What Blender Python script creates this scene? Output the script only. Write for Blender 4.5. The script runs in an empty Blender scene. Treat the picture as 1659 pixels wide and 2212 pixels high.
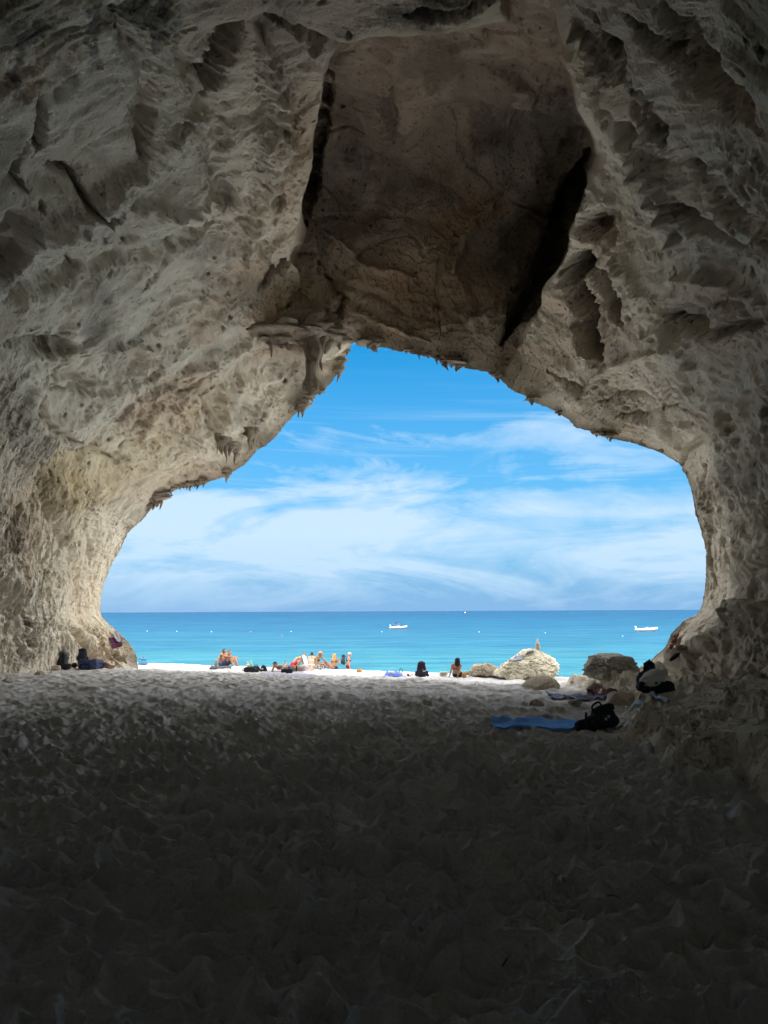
import bpy, bmesh, math, random
import numpy as np
from mathutils import Vector, Matrix, Euler
from mathutils.bvhtree import BVHTree

S = bpy.context.scene
COL = S.collection
R = math.radians
rng = np.random.default_rng(7)
random.seed(7)

# ------------------------------------------------------------------ camera
F = 1639.0                       # focal length in pixels of a 1659 x 2212 picture
EYE = np.array([0.0, 0.0, 1.6])
cam_d = bpy.data.cameras.new('camera')
cam = bpy.data.objects.new('camera', cam_d); COL.objects.link(cam)
cam_d.sensor_fit = 'VERTICAL'; cam_d.angle = 2 * math.atan(1106 / F)
cam_d.clip_start = 0.05; cam_d.clip_end = 60000
CM = Matrix.Rotation(R(90 + 7.44), 3, 'X') @ Matrix.Rotation(R(-0.27), 3, 'Z')
cam.matrix_world = Matrix.Translation(Vector(EYE)) @ CM.to_4x4()
S.camera = cam
CMn = np.array(CM)

def ray(px, py):
    """direction with unit depth along the optical axis"""
    px = np.asarray(px, float); py = np.asarray(py, float)
    v = np.stack([(px - 829.5) / F, (1106 - py) / F, -np.ones_like(px)], -1)
    return v @ CMn.T

def at_depth(px, py, D):
    return EYE + ray(px, py) * D

# ------------------------------------------------------------------ numpy noise
_perm = rng.permutation(1024).astype(np.int32)
_perm = np.concatenate([_perm, _perm, _perm])
_g = rng.normal(size=(1024, 3)); _g /= np.linalg.norm(_g, axis=1)[:, None]
_g = _g.astype(np.float32)
_rp = rng.random((1024, 3)).astype(np.float32)

def _h3(i, j, k):
    return _perm[_perm[_perm[i & 1023] + (j & 1023)] + (k & 1023)]

def perlin(p):
    p = np.asarray(p, np.float32)
    i = np.floor(p).astype(np.int32); f = p - i
    u = f * f * f * (f * (f * 6 - 15) + 10)
    out = 0
    for a in (0, 1):
        wa = u[:, 0] if a else 1 - u[:, 0]
        for b in (0, 1):
            wb = u[:, 1] if b else 1 - u[:, 1]
            for c in (0, 1):
                wc = u[:, 2] if c else 1 - u[:, 2]
                g = _g[_h3(i[:, 0] + a, i[:, 1] + b, i[:, 2] + c)]
                d = g[:, 0] * (f[:, 0] - a) + g[:, 1] * (f[:, 1] - b) + g[:, 2] * (f[:, 2] - c)
                out = out + wa * wb * wc * d
    return out * 1.6

def fbm(p, oct=4, gain=0.5, lac=2.03):
    s = 0; a = 1.0; p = np.asarray(p, np.float32).copy()
    for o in range(oct):
        s = s + a * perlin(p + 17.3 * o); a *= gain; p = p * lac
    return s

def ridged(p, oct=3, gain=0.5):
    s = 0; a = 1.0; p = np.asarray(p, np.float32).copy()
    for o in range(oct):
        s = s + a * (1 - np.abs(perlin(p + 9.1 * o)) * 1.7); a *= gain; p = p * 2.07
    return s

def worley(p, jit=0.9):
    """distance to the nearest feature point and a random number of that point's cell"""
    p = np.asarray(p, np.float32)
    i = np.floor(p).astype(np.int32); f = p - i
    best = np.full(len(p), 9.0, np.float32); b2 = best.copy(); cid = np.zeros(len(p), np.int32)
    for a in (-1, 0, 1):
        for b in (-1, 0, 1):
            for c in (-1, 0, 1):
                h = _h3(i[:, 0] + a, i[:, 1] + b, i[:, 2] + c)
                q = _rp[h] * jit + (1 - jit) / 2
                d = (q[:, 0] + a - f[:, 0]) ** 2 + (q[:, 1] + b - f[:, 1]) ** 2 + (q[:, 2] + c - f[:, 2]) ** 2
                m = d < best
                b2 = np.where(m, best, np.minimum(b2, d)); best = np.where(m, d, best); cid = np.where(m, h, cid)
    return np.sqrt(best), np.sqrt(b2), _rp[cid][:, 0]

def worley2(p, jit=0.9):
    p = np.asarray(p, np.float32)
    i = np.floor(p).astype(np.int32); f = p - i
    best = np.full(len(p), 9.0, np.float32); cid = np.zeros(len(p), np.int32)
    z = np.zeros(len(p), np.int32)
    for a in (-1, 0, 1):
        for b in (-1, 0, 1):
            h = _h3(i[:, 0] + a, i[:, 1] + b, z)
            q = _rp[h] * jit + (1 - jit) / 2
            d = (q[:, 0] + a - f[:, 0]) ** 2 + (q[:, 1] + b - f[:, 1]) ** 2
            m = d < best
            best = np.where(m, d, best); cid = np.where(m, h, cid)
    return np.sqrt(best), _rp[cid][:, 1]

def sstep(a, b, x):
    t = np.clip((x - a) / (b - a), 0, 1)
    return t * t * (3 - 2 * t)

# ------------------------------------------------------------------ object helpers
def tag(o, label=None, cat=None, group=None, kind=None):
    if label: o['label'] = label
    if cat: o['category'] = cat
    if group: o['group'] = group
    if kind: o['kind'] = kind
    return o

def mesh_obj(name, V, Fc, mat=None, parent=None, smooth=True, mats=None, midx=None):
    me = bpy.data.meshes.new(name)
    V = np.asarray(V, np.float32).reshape(-1, 3)
    if isinstance(Fc, np.ndarray):
        n, k = Fc.shape
        me.vertices.add(len(V)); me.vertices.foreach_set('co', V.ravel())
        me.loops.add(n * k); me.loops.foreach_set('vertex_index', Fc.astype(np.int32).ravel())
        me.polygons.add(n)
        me.polygons.foreach_set('loop_start', np.arange(0, n * k, k, dtype=np.int32))
        me.update(calc_edges=True)
    else:
        me.from_pydata(V.tolist(), [], Fc); me.update()
    if smooth: me.polygons.foreach_set('use_smooth', np.ones(len(me.polygons), bool))
    for m in (mats or ([mat] if mat else [])): me.materials.append(m)
    if midx is not None: me.polygons.foreach_set('material_index', np.asarray(midx, np.int32))
    o = bpy.data.objects.new(name, me); COL.objects.link(o)
    if parent: o.parent = parent
    return o

def empty(name, loc, rz=0.0, label=None, cat=None, group=None, rot=None):
    o = bpy.data.objects.new(name, None); COL.objects.link(o)
    o.empty_display_size = 0.1
    o.location = loc; o.rotation_euler = rot if rot else (0, 0, rz)
    return tag(o, label, cat, group)

def attr(o, name, arr):
    a = o.data.attributes.new(name, 'FLOAT', 'POINT')
    a.data.foreach_set('value', np.asarray(arr, np.float32))

def grid_faces(nu, nv, wrap=False):
    a = np.arange(nu * nv).reshape(nu, nv)
    if wrap: a = np.vstack([a, a[:1]])
    return np.stack([a[:-1, :-1], a[1:, :-1], a[1:, 1:], a[:-1, 1:]], -1).reshape(-1, 4)

# ------------------------------------------------------------------ materials
class NT:
    def __init__(s, name, world=False):
        if world:
            s.m = bpy.data.worlds.new(name); S.world = s.m
        else:
            s.m = bpy.data.materials.new(name)
        s.m.use_nodes = True; s.t = s.m.node_tree; s.t.nodes.clear()
    def n(s, typ, **kw):
        nd = s.t.nodes.new(typ)
        for k, v in kw.items():
            if k.startswith('i_'):
                key = k[2:]
                nd.inputs[int(key) if key.isdigit() else key.replace('_', ' ')].default_value = v
            else: setattr(nd, k, v)
        return nd
    def l(s, a, b): s.t.links.new(a, b)
    def math(s, op, a, b=None, c=None, clamp=False):
        nd = s.n('ShaderNodeMath', operation=op); nd.use_clamp = clamp
        for i, x in enumerate((a, b, c)):
            if x is None: continue
            if isinstance(x, (int, float)): nd.inputs[i].default_value = x
            else: s.l(x, nd.inputs[i])
        return nd.outputs[0]
    def mix(s, f, a, b, blend='MIX'):
        nd = s.n('ShaderNodeMix', data_type='RGBA', blend_type=blend)
        for i, x in ((0, f), (6, a), (7, b)):
            if isinstance(x, (int, float)): nd.inputs[i].default_value = x
            elif isinstance(x, tuple): nd.inputs[i].default_value = (*x, 1) if len(x) == 3 else x
            else: s.l(x, nd.inputs[i])
        return nd.outputs[2]
    def ramp(s, x, stops, interp='LINEAR'):
        nd = s.n('ShaderNodeValToRGB'); nd.color_ramp.interpolation = interp
        el = nd.color_ramp.elements
        while len(el) < len(stops): el.new(0.5)
        for e, (p, c) in zip(el, stops):
            e.position = p; e.color = (c, c, c, 1) if isinstance(c, (int, float)) else (*c, 1)
        s.l(x, nd.inputs[0]); return nd.outputs[0]
    def noise(s, vec=None, scale=5, detail=4, rough=0.55, dist=0.0):
        nd = s.n('ShaderNodeTexNoise'); nd.inputs['Scale'].default_value = scale
        nd.inputs['Detail'].default_value = detail; nd.inputs['Roughness'].default_value = rough
        nd.inputs['Distortion'].default_value = dist
        if vec is not None: s.l(vec, nd.inputs['Vector'])
        return nd.outputs[0]
    def vor(s, vec=None, scale=5, feature='F1'):
        nd = s.n('ShaderNodeTexVoronoi', feature=feature); nd.inputs['Scale'].default_value = scale
        if vec is not None: s.l(vec, nd.inputs['Vector'])
        return nd.outputs[0]
    def objco(s, scale=None):
        o = s.n('ShaderNodeTexCoord').outputs['Object']
        if scale is None: return o
        mp = s.n('ShaderNodeMapping'); mp.inputs['Scale'].default_value = scale
        s.l(o, mp.inputs[0]); return mp.outputs[0]
    def attr(s, name):
        return s.n('ShaderNodeAttribute', attribute_name=name).outputs['Fac']
    def bump(s, h, strength=0.5, dist=0.02, normal=None):
        nd = s.n('ShaderNodeBump'); nd.inputs['Strength'].default_value = strength
        nd.inputs['Distance'].default_value = dist; s.l(h, nd.inputs['Height'])
        if normal is not None: s.l(normal, nd.inputs['Normal'])
        return nd.outputs[0]
    def out(s, col, rough=0.8, normal=None, spec=0.3, **kw):
        b = s.n('ShaderNodeBsdfPrincipled')
        if isinstance(col, tuple): b.inputs['Base Color'].default_value = (*col, 1)
        else: s.l(col, b.inputs['Base Color'])
        if isinstance(rough, (int, float)): b.inputs['Roughness'].default_value = rough
        else: s.l(rough, b.inputs['Roughness'])
        b.inputs['Specular IOR Level'].default_value = spec
        for k, v in kw.items(): b.inputs[k.replace('_', ' ')].default_value = v
        if normal is not None: s.l(normal, b.inputs['Normal'])
        o = s.n('ShaderNodeOutputMaterial'); s.l(b.outputs[0], o.inputs[0])
        s.bsdf = b
        return s.m

_matcache = {}
def cloth(col, name='cloth', rough=0.9, var=0.25, scale=30):
    key = (col, name)
    if key in _matcache: return _matcache[key]
    t = NT(name); co = t.objco()
    n = t.noise(co, scale=scale * 0.3, detail=4)
    c = t.mix(t.ramp(n, [(0.3, 0.0), (0.7, 1.0)]), tuple(x * (1 - var) for x in col), tuple(min(1, x * (1 + var)) for x in col))
    w = t.noise(co, scale=scale * 4, detail=2)
    _matcache[key] = t.out(c, rough, t.bump(w, 0.3, 0.004), spec=0.2)
    return _matcache[key]

def plain(col, name='paint', rough=0.5, spec=0.4, **kw):
    key = (col, name, rough)
    if key in _matcache: return _matcache[key]
    t = NT(name); n = t.noise(t.objco(), scale=9, detail=3)
    c = t.mix(n, tuple(x * 0.88 for x in col), tuple(min(1, x * 1.1) for x in col))
    _matcache[key] = t.out(c, rough, spec=spec, **kw)
    return _matcache[key]

def skin(col):
    key = ('skin', col)
    if key in _matcache: return _matcache[key]
    t = NT('skin'); n = t.noise(t.objco(), scale=7, detail=4)
    c = t.mix(n, tuple(x * 0.85 for x in col), (col[0] * 1.1, col[1] * 1.05, col[2] * 1.02))
    _matcache[key] = t.out(c, 0.5, spec=0.35)
    return _matcache[key]

def rock_mat(name, c1, c2, c3, use_attr=False, bscale=1.0):
    t = NT(name); co = t.objco()
    big = t.noise(co, scale=0.55, detail=6, rough=0.6)
    mid = t.noise(co, scale=3.2, detail=6, rough=0.65)
    c = t.mix(t.ramp(big, [(0.35, 0.0), (0.65, 1.0)]), c1, c2)
    c = t.mix(t.ramp(mid, [(0.42, 0.0), (0.72, 0.75)]), c, c3)
    if use_attr:
        sp = t.noise(co, scale=9, detail=5, rough=0.7)
        c = t.mix(t.math('MULTIPLY', t.attr('ochre'), t.ramp(mid, [(0.25, 0.55), (0.7, 1.0)])), c, (0.44, 0.29, 0.17))
        c = t.mix(t.math('MULTIPLY', t.attr('warm'), 0.8), c, (0.68, 0.56, 0.33))
        c = t.mix(t.math('MULTIPLY', t.attr('pale'), t.ramp(sp, [(0.3, 0.5), (0.65, 1.0)])), c, (0.78, 0.72, 0.60))
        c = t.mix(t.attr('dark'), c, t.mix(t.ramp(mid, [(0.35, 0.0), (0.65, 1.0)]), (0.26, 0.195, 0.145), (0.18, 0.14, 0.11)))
        e = t.math('MULTIPLY', t.attr('stain_shade'), t.ramp(sp, [(0.28, 0.75), (0.6, 1.0)]))
        c = t.mix(e, c, (0.055, 0.048, 0.042))
    # small solution pits, browner inside
    wp = t.n('ShaderNodeVectorMath', operation='ADD'); wn = t.n('ShaderNodeTexNoise'); wn.inputs['Scale'].default_value = 2.5; t.l(co, wn.inputs['Vector'])
    ws = t.n('ShaderNodeVectorMath', operation='SCALE'); ws.inputs['Scale'].default_value = 0.35; t.l(wn.outputs['Color'], ws.inputs[0]); t.l(co, wp.inputs[0]); t.l(ws.outputs[0], wp.inputs[1])
    def pitmap(sx, thr):
        mp = t.n('ShaderNodeMapping'); mp.inputs['Scale'].default_value = sx; t.l(wp.outputs[0], mp.inputs[0])
        nd = t.n('ShaderNodeTexVoronoi'); nd.inputs['Scale'].default_value = bscale; nd.inputs['Randomness'].default_value = 1.0; t.l(mp.outputs[0], nd.inputs['Vector'])
        sel = t.n('ShaderNodeSeparateColor'); t.l(nd.outputs['Color'], sel.inputs[0])
        rad = t.math('MULTIPLY', t.math('MAXIMUM', t.math('SUBTRACT', sel.outputs[0], 0.35), 0.0), thr)
        return t.ramp(t.math('DIVIDE', nd.outputs[0], t.math('MAXIMUM', rad, 0.001)), [(0.45, 1.0), (1.0, 0.0)])
    zone = t.ramp(t.noise(co, 0.8, 3, .6), [(0.42, 0.15), (0.62, 1.0)])
    pit = t.math('MULTIPLY', t.math('MAXIMUM', pitmap((5, 6, 3.6), .75), pitmap((9, 10, 7.5), .8)), zone)
    c = t.mix(t.math('MULTIPLY', pit, 0.55), c, t.mix(0.5, c, (0.20, 0.15, 0.10)))
    fine = t.noise(co, scale=26 * bscale, detail=5, rough=0.7)
    vv = t.vor(co, scale=16 * bscale)
    h = t.math('ADD', t.math('MULTIPLY', fine, 0.7), t.math('MULTIPLY', vv, 0.5))
    b = t.bump(h, 0.8, 0.05 / bscale ** 0.5, t.bump(t.math('SUBTRACT', 1.0, pit), 0.9, 0.12 / bscale))
    return t.out(c, 0.92, b, spec=0.15)
# ------------------------------------------------------------------ sun and sky
SUN_EL, SUN_H = R(66), np.array([0.40, -0.917])
to_sun = Vector((SUN_H[0] * math.cos(SUN_EL), SUN_H[1] * math.cos(SUN_EL), math.sin(SUN_EL)))
sl = bpy.data.lights.new('sun', 'SUN'); sl.energy = 2.0; sl.angle = R(0.53); sl.color = (1.0, 0.93, 0.80)
so = bpy.data.objects.new('sun', sl); COL.objects.link(so); so.location = (20, -40, 60)
so.rotation_euler = to_sun.to_track_quat('Z', 'Y').to_euler()

w = NT('World', world=True)
sky = w.n('ShaderNodeTexSky', sky_type='NISHITA'); sky.sun_disc = False
sky.sun_elevation = SUN_EL; sky.sun_rotation = math.atan2(to_sun.x, to_sun.y)
sky.altitude = 0; sky.air_density = 1.0; sky.dust_density = 0.3; sky.ozone_density = 2.0
tc = w.n('ShaderNodeTexCoord').outputs['Generated']
sep = w.n('ShaderNodeSeparateXYZ'); w.l(tc, sep.inputs[0])
X, Y, Z = sep.outputs
az = w.math('ARCTAN2', X, Y)
el = w.math('ARCSINE', Z)
def skyvec(sx, sy, ox=0.0, shear=0.0):
    c = w.n('ShaderNodeCombineXYZ')
    w.l(w.math('ADD', w.math('MULTIPLY', az, sx), ox), c.inputs[0])
    w.l(w.math('ADD', w.math('MULTIPLY', el, sy), w.math('MULTIPLY', az, shear)), c.inputs[1])
    return c.outputs[0]
base = w.mix(1.0, sky.outputs[0], (0.10, 1.14, 1.56), 'MULTIPLY')
# the paler, hazier air low over the sea
lowf = w.ramp(w.math('MULTIPLY', el, 1 / 0.35), [(0.0, 1.0), (0.12, 0.92), (0.42, 0.55), (0.75, 0.22), (1.0, 0.0)])
base = w.mix(lowf, base, (2.15, 4.15, 6.8))
n1 = w.noise(skyvec(3.8, 12, 3.7, 0.4), 1.0, 7, 0.58, 0.7)
n2 = w.noise(skyvec(11, 22, 1.3, -0.6), 1.0, 6, 0.6, 1.2)
band = w.ramp(w.math('MULTIPLY', el, 1 / 0.35),
              [(0.0, 0.05), (0.10, 0.35), (0.22, 0.80), (0.34, 0.95), (0.43, 0.62), (0.50, 0.12), (0.58, 0.04), (0.64, 0.16), (0.70, 0.02), (1.0, 0.0)])
den = w.math('ADD', w.math('MULTIPLY', n1, 0.75), w.math('MULTIPLY', n2, 0.25))
den = w.math('ADD', den, w.math('MULTIPLY', band, 0.47))
gap = w.ramp(w.noise(skyvec(3.0, 12, 6.3, 0.3), 1.0, 6, 0.62, 1.0), [(0.36, 0.0), (0.48, 0.14), (0.62, 0.36)])
den = w.math('ADD', w.math('SUBTRACT', den, 0.20), gap)
cl = w.ramp(den, [(0.57, 0.0), (0.70, 0.42), (0.90, 0.97)])
stk = w.ramp(w.noise(skyvec(1.9, 55, 2.2, 2.6), 1.0, 6, 0.55, 0.5), [(0.54, 0.0), (0.70, 0.6)])
stk = w.math('MULTIPLY', stk, w.ramp(w.math('MULTIPLY', el, 1 / 0.35), [(0.40, 0.0), (0.52, 0.55), (0.66, 0.6), (0.78, 0.15), (1.0, 0.0)]))
cl = w.math('MAXIMUM', cl, stk)
cl = w.math('MULTIPLY', cl, w.ramp(w.math('MULTIPLY', el, 1 / 0.35), [(0.0, 0.35), (0.12, 0.8), (0.3, 1.0), (1.0, 0.8)]))
# a few small cumulus heads just over the sea
vv = w.n('ShaderNodeTexVoronoi', feature='SMOOTH_F1'); vv.inputs['Scale'].default_value = 1.0
w.l(skyvec(34, 30, 5.2), vv.inputs['Vector'])
puff = w.math('ADD', vv.outputs[0], w.math('MULTIPLY', w.noise(skyvec(90, 90), 1.0, 4), 0.35))
puff = w.ramp(puff, [(0.34, 0.6), (0.50, 0.0)])
puff = w.math('MULTIPLY', puff, w.ramp(w.math('MULTIPLY', el, 1 / 0.35), [(0.10, 0.0), (0.13, 1.0), (0.18, 0.8), (0.22, 0.0)]))
puff = w.math('MULTIPLY', puff, w.ramp(w.noise(skyvec(7, 3, 2.1), 1.0, 2), [(0.42, 0.0), (0.54, 1.0)]))
cl = w.math('MAXIMUM', cl, puff)
# bright cloud deck added out of view above the arch, to light the floor
fill_deck = w.math('MULTIPLY', w.ramp(w.noise(skyvec(3, 4, 9.7), 1.0, 6, 0.6, 0.8), [(0.38, 0.0), (0.52, 1.0)]), w.ramp(el, [(0.375, 0.0), (0.43, 1.0)]))
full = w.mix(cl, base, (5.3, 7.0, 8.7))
full = w.mix(fill_deck, full, (15.0, 14.9, 14.7))
# cloud banks added out of view on both sides as fill light for the walls
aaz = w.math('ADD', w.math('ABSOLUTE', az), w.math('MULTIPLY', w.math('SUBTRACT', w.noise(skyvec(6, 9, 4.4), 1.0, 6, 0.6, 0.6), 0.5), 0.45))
fill_bank = w.math('ADD', w.noise(skyvec(5, 7, 8.1), 1.0, 7, 0.6, 0.4), w.math('MULTIPLY', w.ramp(w.math('MULTIPLY', el, 1 / 1.2), [(0.0, 0.1), (0.08, 0.3), (0.4, 0.25), (0.9, 0.05)]), 1.0))
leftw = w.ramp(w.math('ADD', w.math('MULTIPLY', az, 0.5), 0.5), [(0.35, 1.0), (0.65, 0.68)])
fill_bank = w.math('MULTIPLY', w.ramp(fill_bank, [(0.44, 0.0), (0.58, 1.0)]), w.ramp(aaz, [(0.53, 0.0), (0.60, 1.0)]))
full = w.mix(w.math('MULTIPLY', fill_bank, leftw), full, (40.0, 38.0, 35.5))
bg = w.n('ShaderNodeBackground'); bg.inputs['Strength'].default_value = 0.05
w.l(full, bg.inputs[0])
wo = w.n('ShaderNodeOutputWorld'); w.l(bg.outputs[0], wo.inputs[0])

S.view_settings.view_transform = 'Standard'; S.view_settings.look = 'None'
S.view_settings.exposure = 1.27; S.view_settings.gamma = 1.0; S.view_settings.use_curve_mapping = False
S.render.engine = 'CYCLES'
S.cycles.use_denoising = True
try: S.cycles.denoiser = 'OPENIMAGEDENOISE'
except Exception: pass
S.cycles.max_bounces = 10; S.cycles.diffuse_bounces = 8; S.cycles.glossy_bounces = 3; S.cycles.transmission_bounces = 6
S.cycles.sample_clamp_indirect = 6
S.cycles.use_adaptive_sampling = True; S.cycles.adaptive_threshold = 0.025
S.cycles.caustics_reflective = False; S.cycles.caustics_refractive = False

# ------------------------------------------------------------------ sand
_U = np.array([-60, 0, 8, 12, 17, 22, 26, 29, 31, 33.0, 34.2, 36, 39, 41, 46, 55, 80, 200.])
_Zu = np.array([0, 0, -.02, -.06, -.18, -.40, -.70, -.92, -1.0, -1.015, -1.03, -1.25, -1.8, -2.25, -3.3, -4.6, -7, -9.])
_ut = np.linspace(-60, 200, 5201); _zt = np.interp(_ut, _U, _Zu)
_k = np.hanning(45); _k /= _k.sum()
_zt = np.convolve(np.pad(_zt, 22, 'edge'), _k, 'valid')
def ground(x, y):
    return np.interp(y + 0.5 * x, _ut, _zt)

_edge = np.array([(2.7, -6), (2.8, 0), (2.85, 3), (2.9, 4.9), (3.15, 6.3), (3.05, 7.4), (2.95, 8), (3.05, 9.3), (2.9, 10), (3.55, 11.6), (4.1, 14),
                  (4.75, 17.7), (5.2, 21), (5.6, 24.5), (6.6, 27), (9.5, 30), (16, 31)], float)
def poly_side_dist(x, y, P):
    """signed distance to an open plan polyline, positive on its right"""
    q = np.stack([x, y], -1).astype(np.float32); best = np.full(len(q), 1e9, np.float32); sg = np.ones(len(q), np.float32)
    for a, b in zip(P[:-1], P[1:]):
        d = (b - a).astype(np.float32); t = np.clip(((q - a) @ d) / (d @ d), 0, 1)
        v = q - a - t[:, None] * d; r = np.sqrt((v ** 2).sum(1))
        s = d[1] * v[:, 0] - d[0] * v[:, 1]
        m = r < best; best = np.where(m, r, best); sg = np.where(m, np.sign(s), sg)
    return best * sg
def shelf_h(x, y, detail=True):
    x = np.asarray(x, float).ravel(); y = np.asarray(y, float).ravel()
    p3 = np.stack([x, y, np.zeros_like(x)], -1)
    s = poly_side_dist(x, y, _edge) + 0.28 * perlin(p3 * 1.3) + 0.12 * perlin(p3 * 3.7)
    far = sstep(18, 24, y)
    h = (0.30 - 0.12 * far) * sstep(-0.05, 0.45, s) + 0.13 * np.clip(s, 0, 9) + 0.20 * sstep(0.5, 1.8, s) * sstep(14, 8, y) - 0.5 * sstep(0.05, -0.3, s)
    h = h + 0.10 * perlin(p3 * 0.9 + 5) * sstep(-.1, .6, s)
    if detail:
        q = p3 * np.array([1.0, 0.55, 1]); q[:, 2] = h * 1.5
        h = h + (0.15 * (ridged(q * 1.1 + 3, 4) - 1) + 0.08 * fbm(p3 * 4 + 2, 4)) * sstep(-.05, .3, s)
        st = np.sin((h * 9 + perlin(p3 * .8) * 2.2) * 2.0)       # worn bedding steps
        h = h + 0.05 * st * sstep(0, .5, s)
    return ground(x, y) + h

def gz(x, y):
    g = float(ground(x, y)); s = float(shelf_h([x], [y], False)[0])
    return max(g, s)
def at(px, py, lift=0.0):
    """the point of the beach (sand or rock shelf) seen at a picture position"""
    d = ray(px, py); t = 2.0; prev = 2.0
    while t < 60:
        p = EYE + d * t
        if p[2] < gz(p[0], p[1]) + lift: break
        prev = t; t += 0.25
    lo, hi = prev, t
    for _ in range(18):
        m = (lo + hi) / 2; p = EYE + d * m
        if p[2] < gz(p[0], p[1]) + lift: hi = m
        else: lo = m
    return Vector(EYE + d * hi)

def build_sand():
    az_f = np.linspace(-R(31.5), R(31.5), 860)
    az_s = R(31.5) + (R(180) - R(31.5)) * np.linspace(0, 1, 60)[1:] ** 1.4
    azs = np.concatenate([-az_s[::-1][1:], az_f, az_s])
    e0, e1 = math.atan(1.6 / 2.6), math.atan(2.65 / 36)
    r1 = 1.6 / np.tan(np.linspace(e0, math.atan(1.66 / 18), 640))
    r2 = np.linspace(18, 50, 460)[1:]
    r3 = np.array([52, 56, 62, 72, 90, 130, 200])
    rr = np.concatenate([[0.02, 0.6, 1.2, 1.8, 2.3], r1, r2, r3])
    A, RR = np.meshgrid(azs, rr, indexing='ij')
    x = (RR * np.sin(A)).ravel(); y = (RR * np.cos(A)).ravel()
    z = ground(x, y)
    p = np.stack([x, y], -1); p3 = np.stack([x, y, np.zeros_like(x)], -1)
    wx = perlin(p3 * 2.1 + 3) * 0.16 + perlin(p3 * 5.5 + 9) * .05
    wy = perlin(p3 * 2.1 + 31) * 0.16 + perlin(p3 * 5.5 + 39) * .05
    q = p + np.stack([wx, wy], -1)
    mixn = sstep(-0.25, 0.35, perlin(p3 * 0.7 + 50))
    def softcell(a, k):
        i0 = np.floor(a).astype(np.int32); f0 = (a - i0).astype(np.float32); acc = np.zeros(len(a), np.float32); zz = np.zeros(len(a), np.int32)
        for u_ in (-1, 0, 1):
            for v_ in (-1, 0, 1):
                r_ = _rp[_h3(i0[:, 0] + u_, i0[:, 1] + v_, zz)]
                d_ = np.hypot(r_[:, 0] * .9 + .05 + u_ - f0[:, 0], r_[:, 1] * .9 + .05 + v_ - f0[:, 1])
                acc += np.exp(-k * d_)
        return -np.log(acc) / k
    q2 = p + np.stack([wx, wy], -1) * .55
    rad_ = np.hypot(x, y); fw = sstep(9, 18, rad_)
    f1 = softcell(q2 * np.array([7.0, 7.8]) + 11, 8.5) * (1 - fw) + 1.5 * softcell(q2 * np.array([3.6, 4.8]) + 211, 7.0) * fw
    f2 = softcell(q2 * np.array([12.4, 13.8]) + 70, 11.0) * (1 - .6 * fw)
    a1 = 0.55 + 0.9 * sstep(-.5, .5, perlin(p3 * 1.9 + 21)); a2 = 0.3 + sstep(-.4, .5, perlin(p3 * 2.6 + 61))
    h = 0.200 * (1 - .58 * fw) * np.sign(f1) * np.clip(np.abs(f1), 0, .9) ** 1.25 * a1 * (0.75 + 0.25 * mixn) + 0.040 * np.clip(f2, -.2, .8) * a2 - .03
    # thin pushed-up rims between the prints
    w1_, w2_, wc_ = worley(np.concatenate([q2 * np.array([7.0, 7.8]) + 11, np.zeros((len(q2), 1)) + .5], 1), .9)
    rim = np.exp(-((w2_ - w1_) / .13) ** 2) * (.3 + .9 * sstep(-.3, .4, perlin(p3 * 4.1 + 77)))
    h = h + 0.018 * rim * (1 - fw)
    h = h + 0.016 * fbm(p3 * 3.1 + 15, 3) + 0.004 * fbm(p3 * 20 + 5, 2)
    h = h + 0.035 * perlin(p3 * 1.1 + 8) + 0.010 * perlin(p3 * 9 + 4) + 0.05 * perlin(p3 * 0.33)
    u = y + .5 * x
    amp = 1.0 - 0.55 * sstep(30.5, 33, u) - 0.35 * sstep(34, 37, u)
    h = h * amp
    fade = sstep(120, 55, np.hypot(x, y))
    V = np.stack([x, y, z + h * fade - 0.0], -1)
    o = mesh_obj('sand', V, grid_faces(len(azs), len(rr))[:, ::-1].copy(), None)
    t = NT('beach_sand'); co = t.objco()
    n = t.noise(co, 1.1, 5, .6); f = t.noise(co, 55, 3, .7)
    c = t.mix(t.ramp(n, [(0.35, 0.0), (0.65, 1.0)]), (0.585, 0.588, 0.605), (0.675, 0.678, 0.69))
    c = t.mix(t.ramp(f, [(0.45, 0.0), (0.75, 0.5)]), c, (0.40, 0.405, 0.425))
    g = t.noise(co, 240, 2, .8)
    c = t.mix(t.ramp(g, [(0.55, 0.0), (0.80, 0.6)]), c, (0.72, 0.67, 0.59))
    hb = t.math('ADD', t.math('MULTIPLY', t.noise(co, 24, 4, .7), 1.0), t.math('MULTIPLY', g, 0.35))
    o.data.materials.append(t.out(c, 0.95, t.bump(hb, 0.8, 0.03), spec=0.1))
    tag(o, 'beach sand covered in footprints', None, None, 'structure')
    return o

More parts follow.
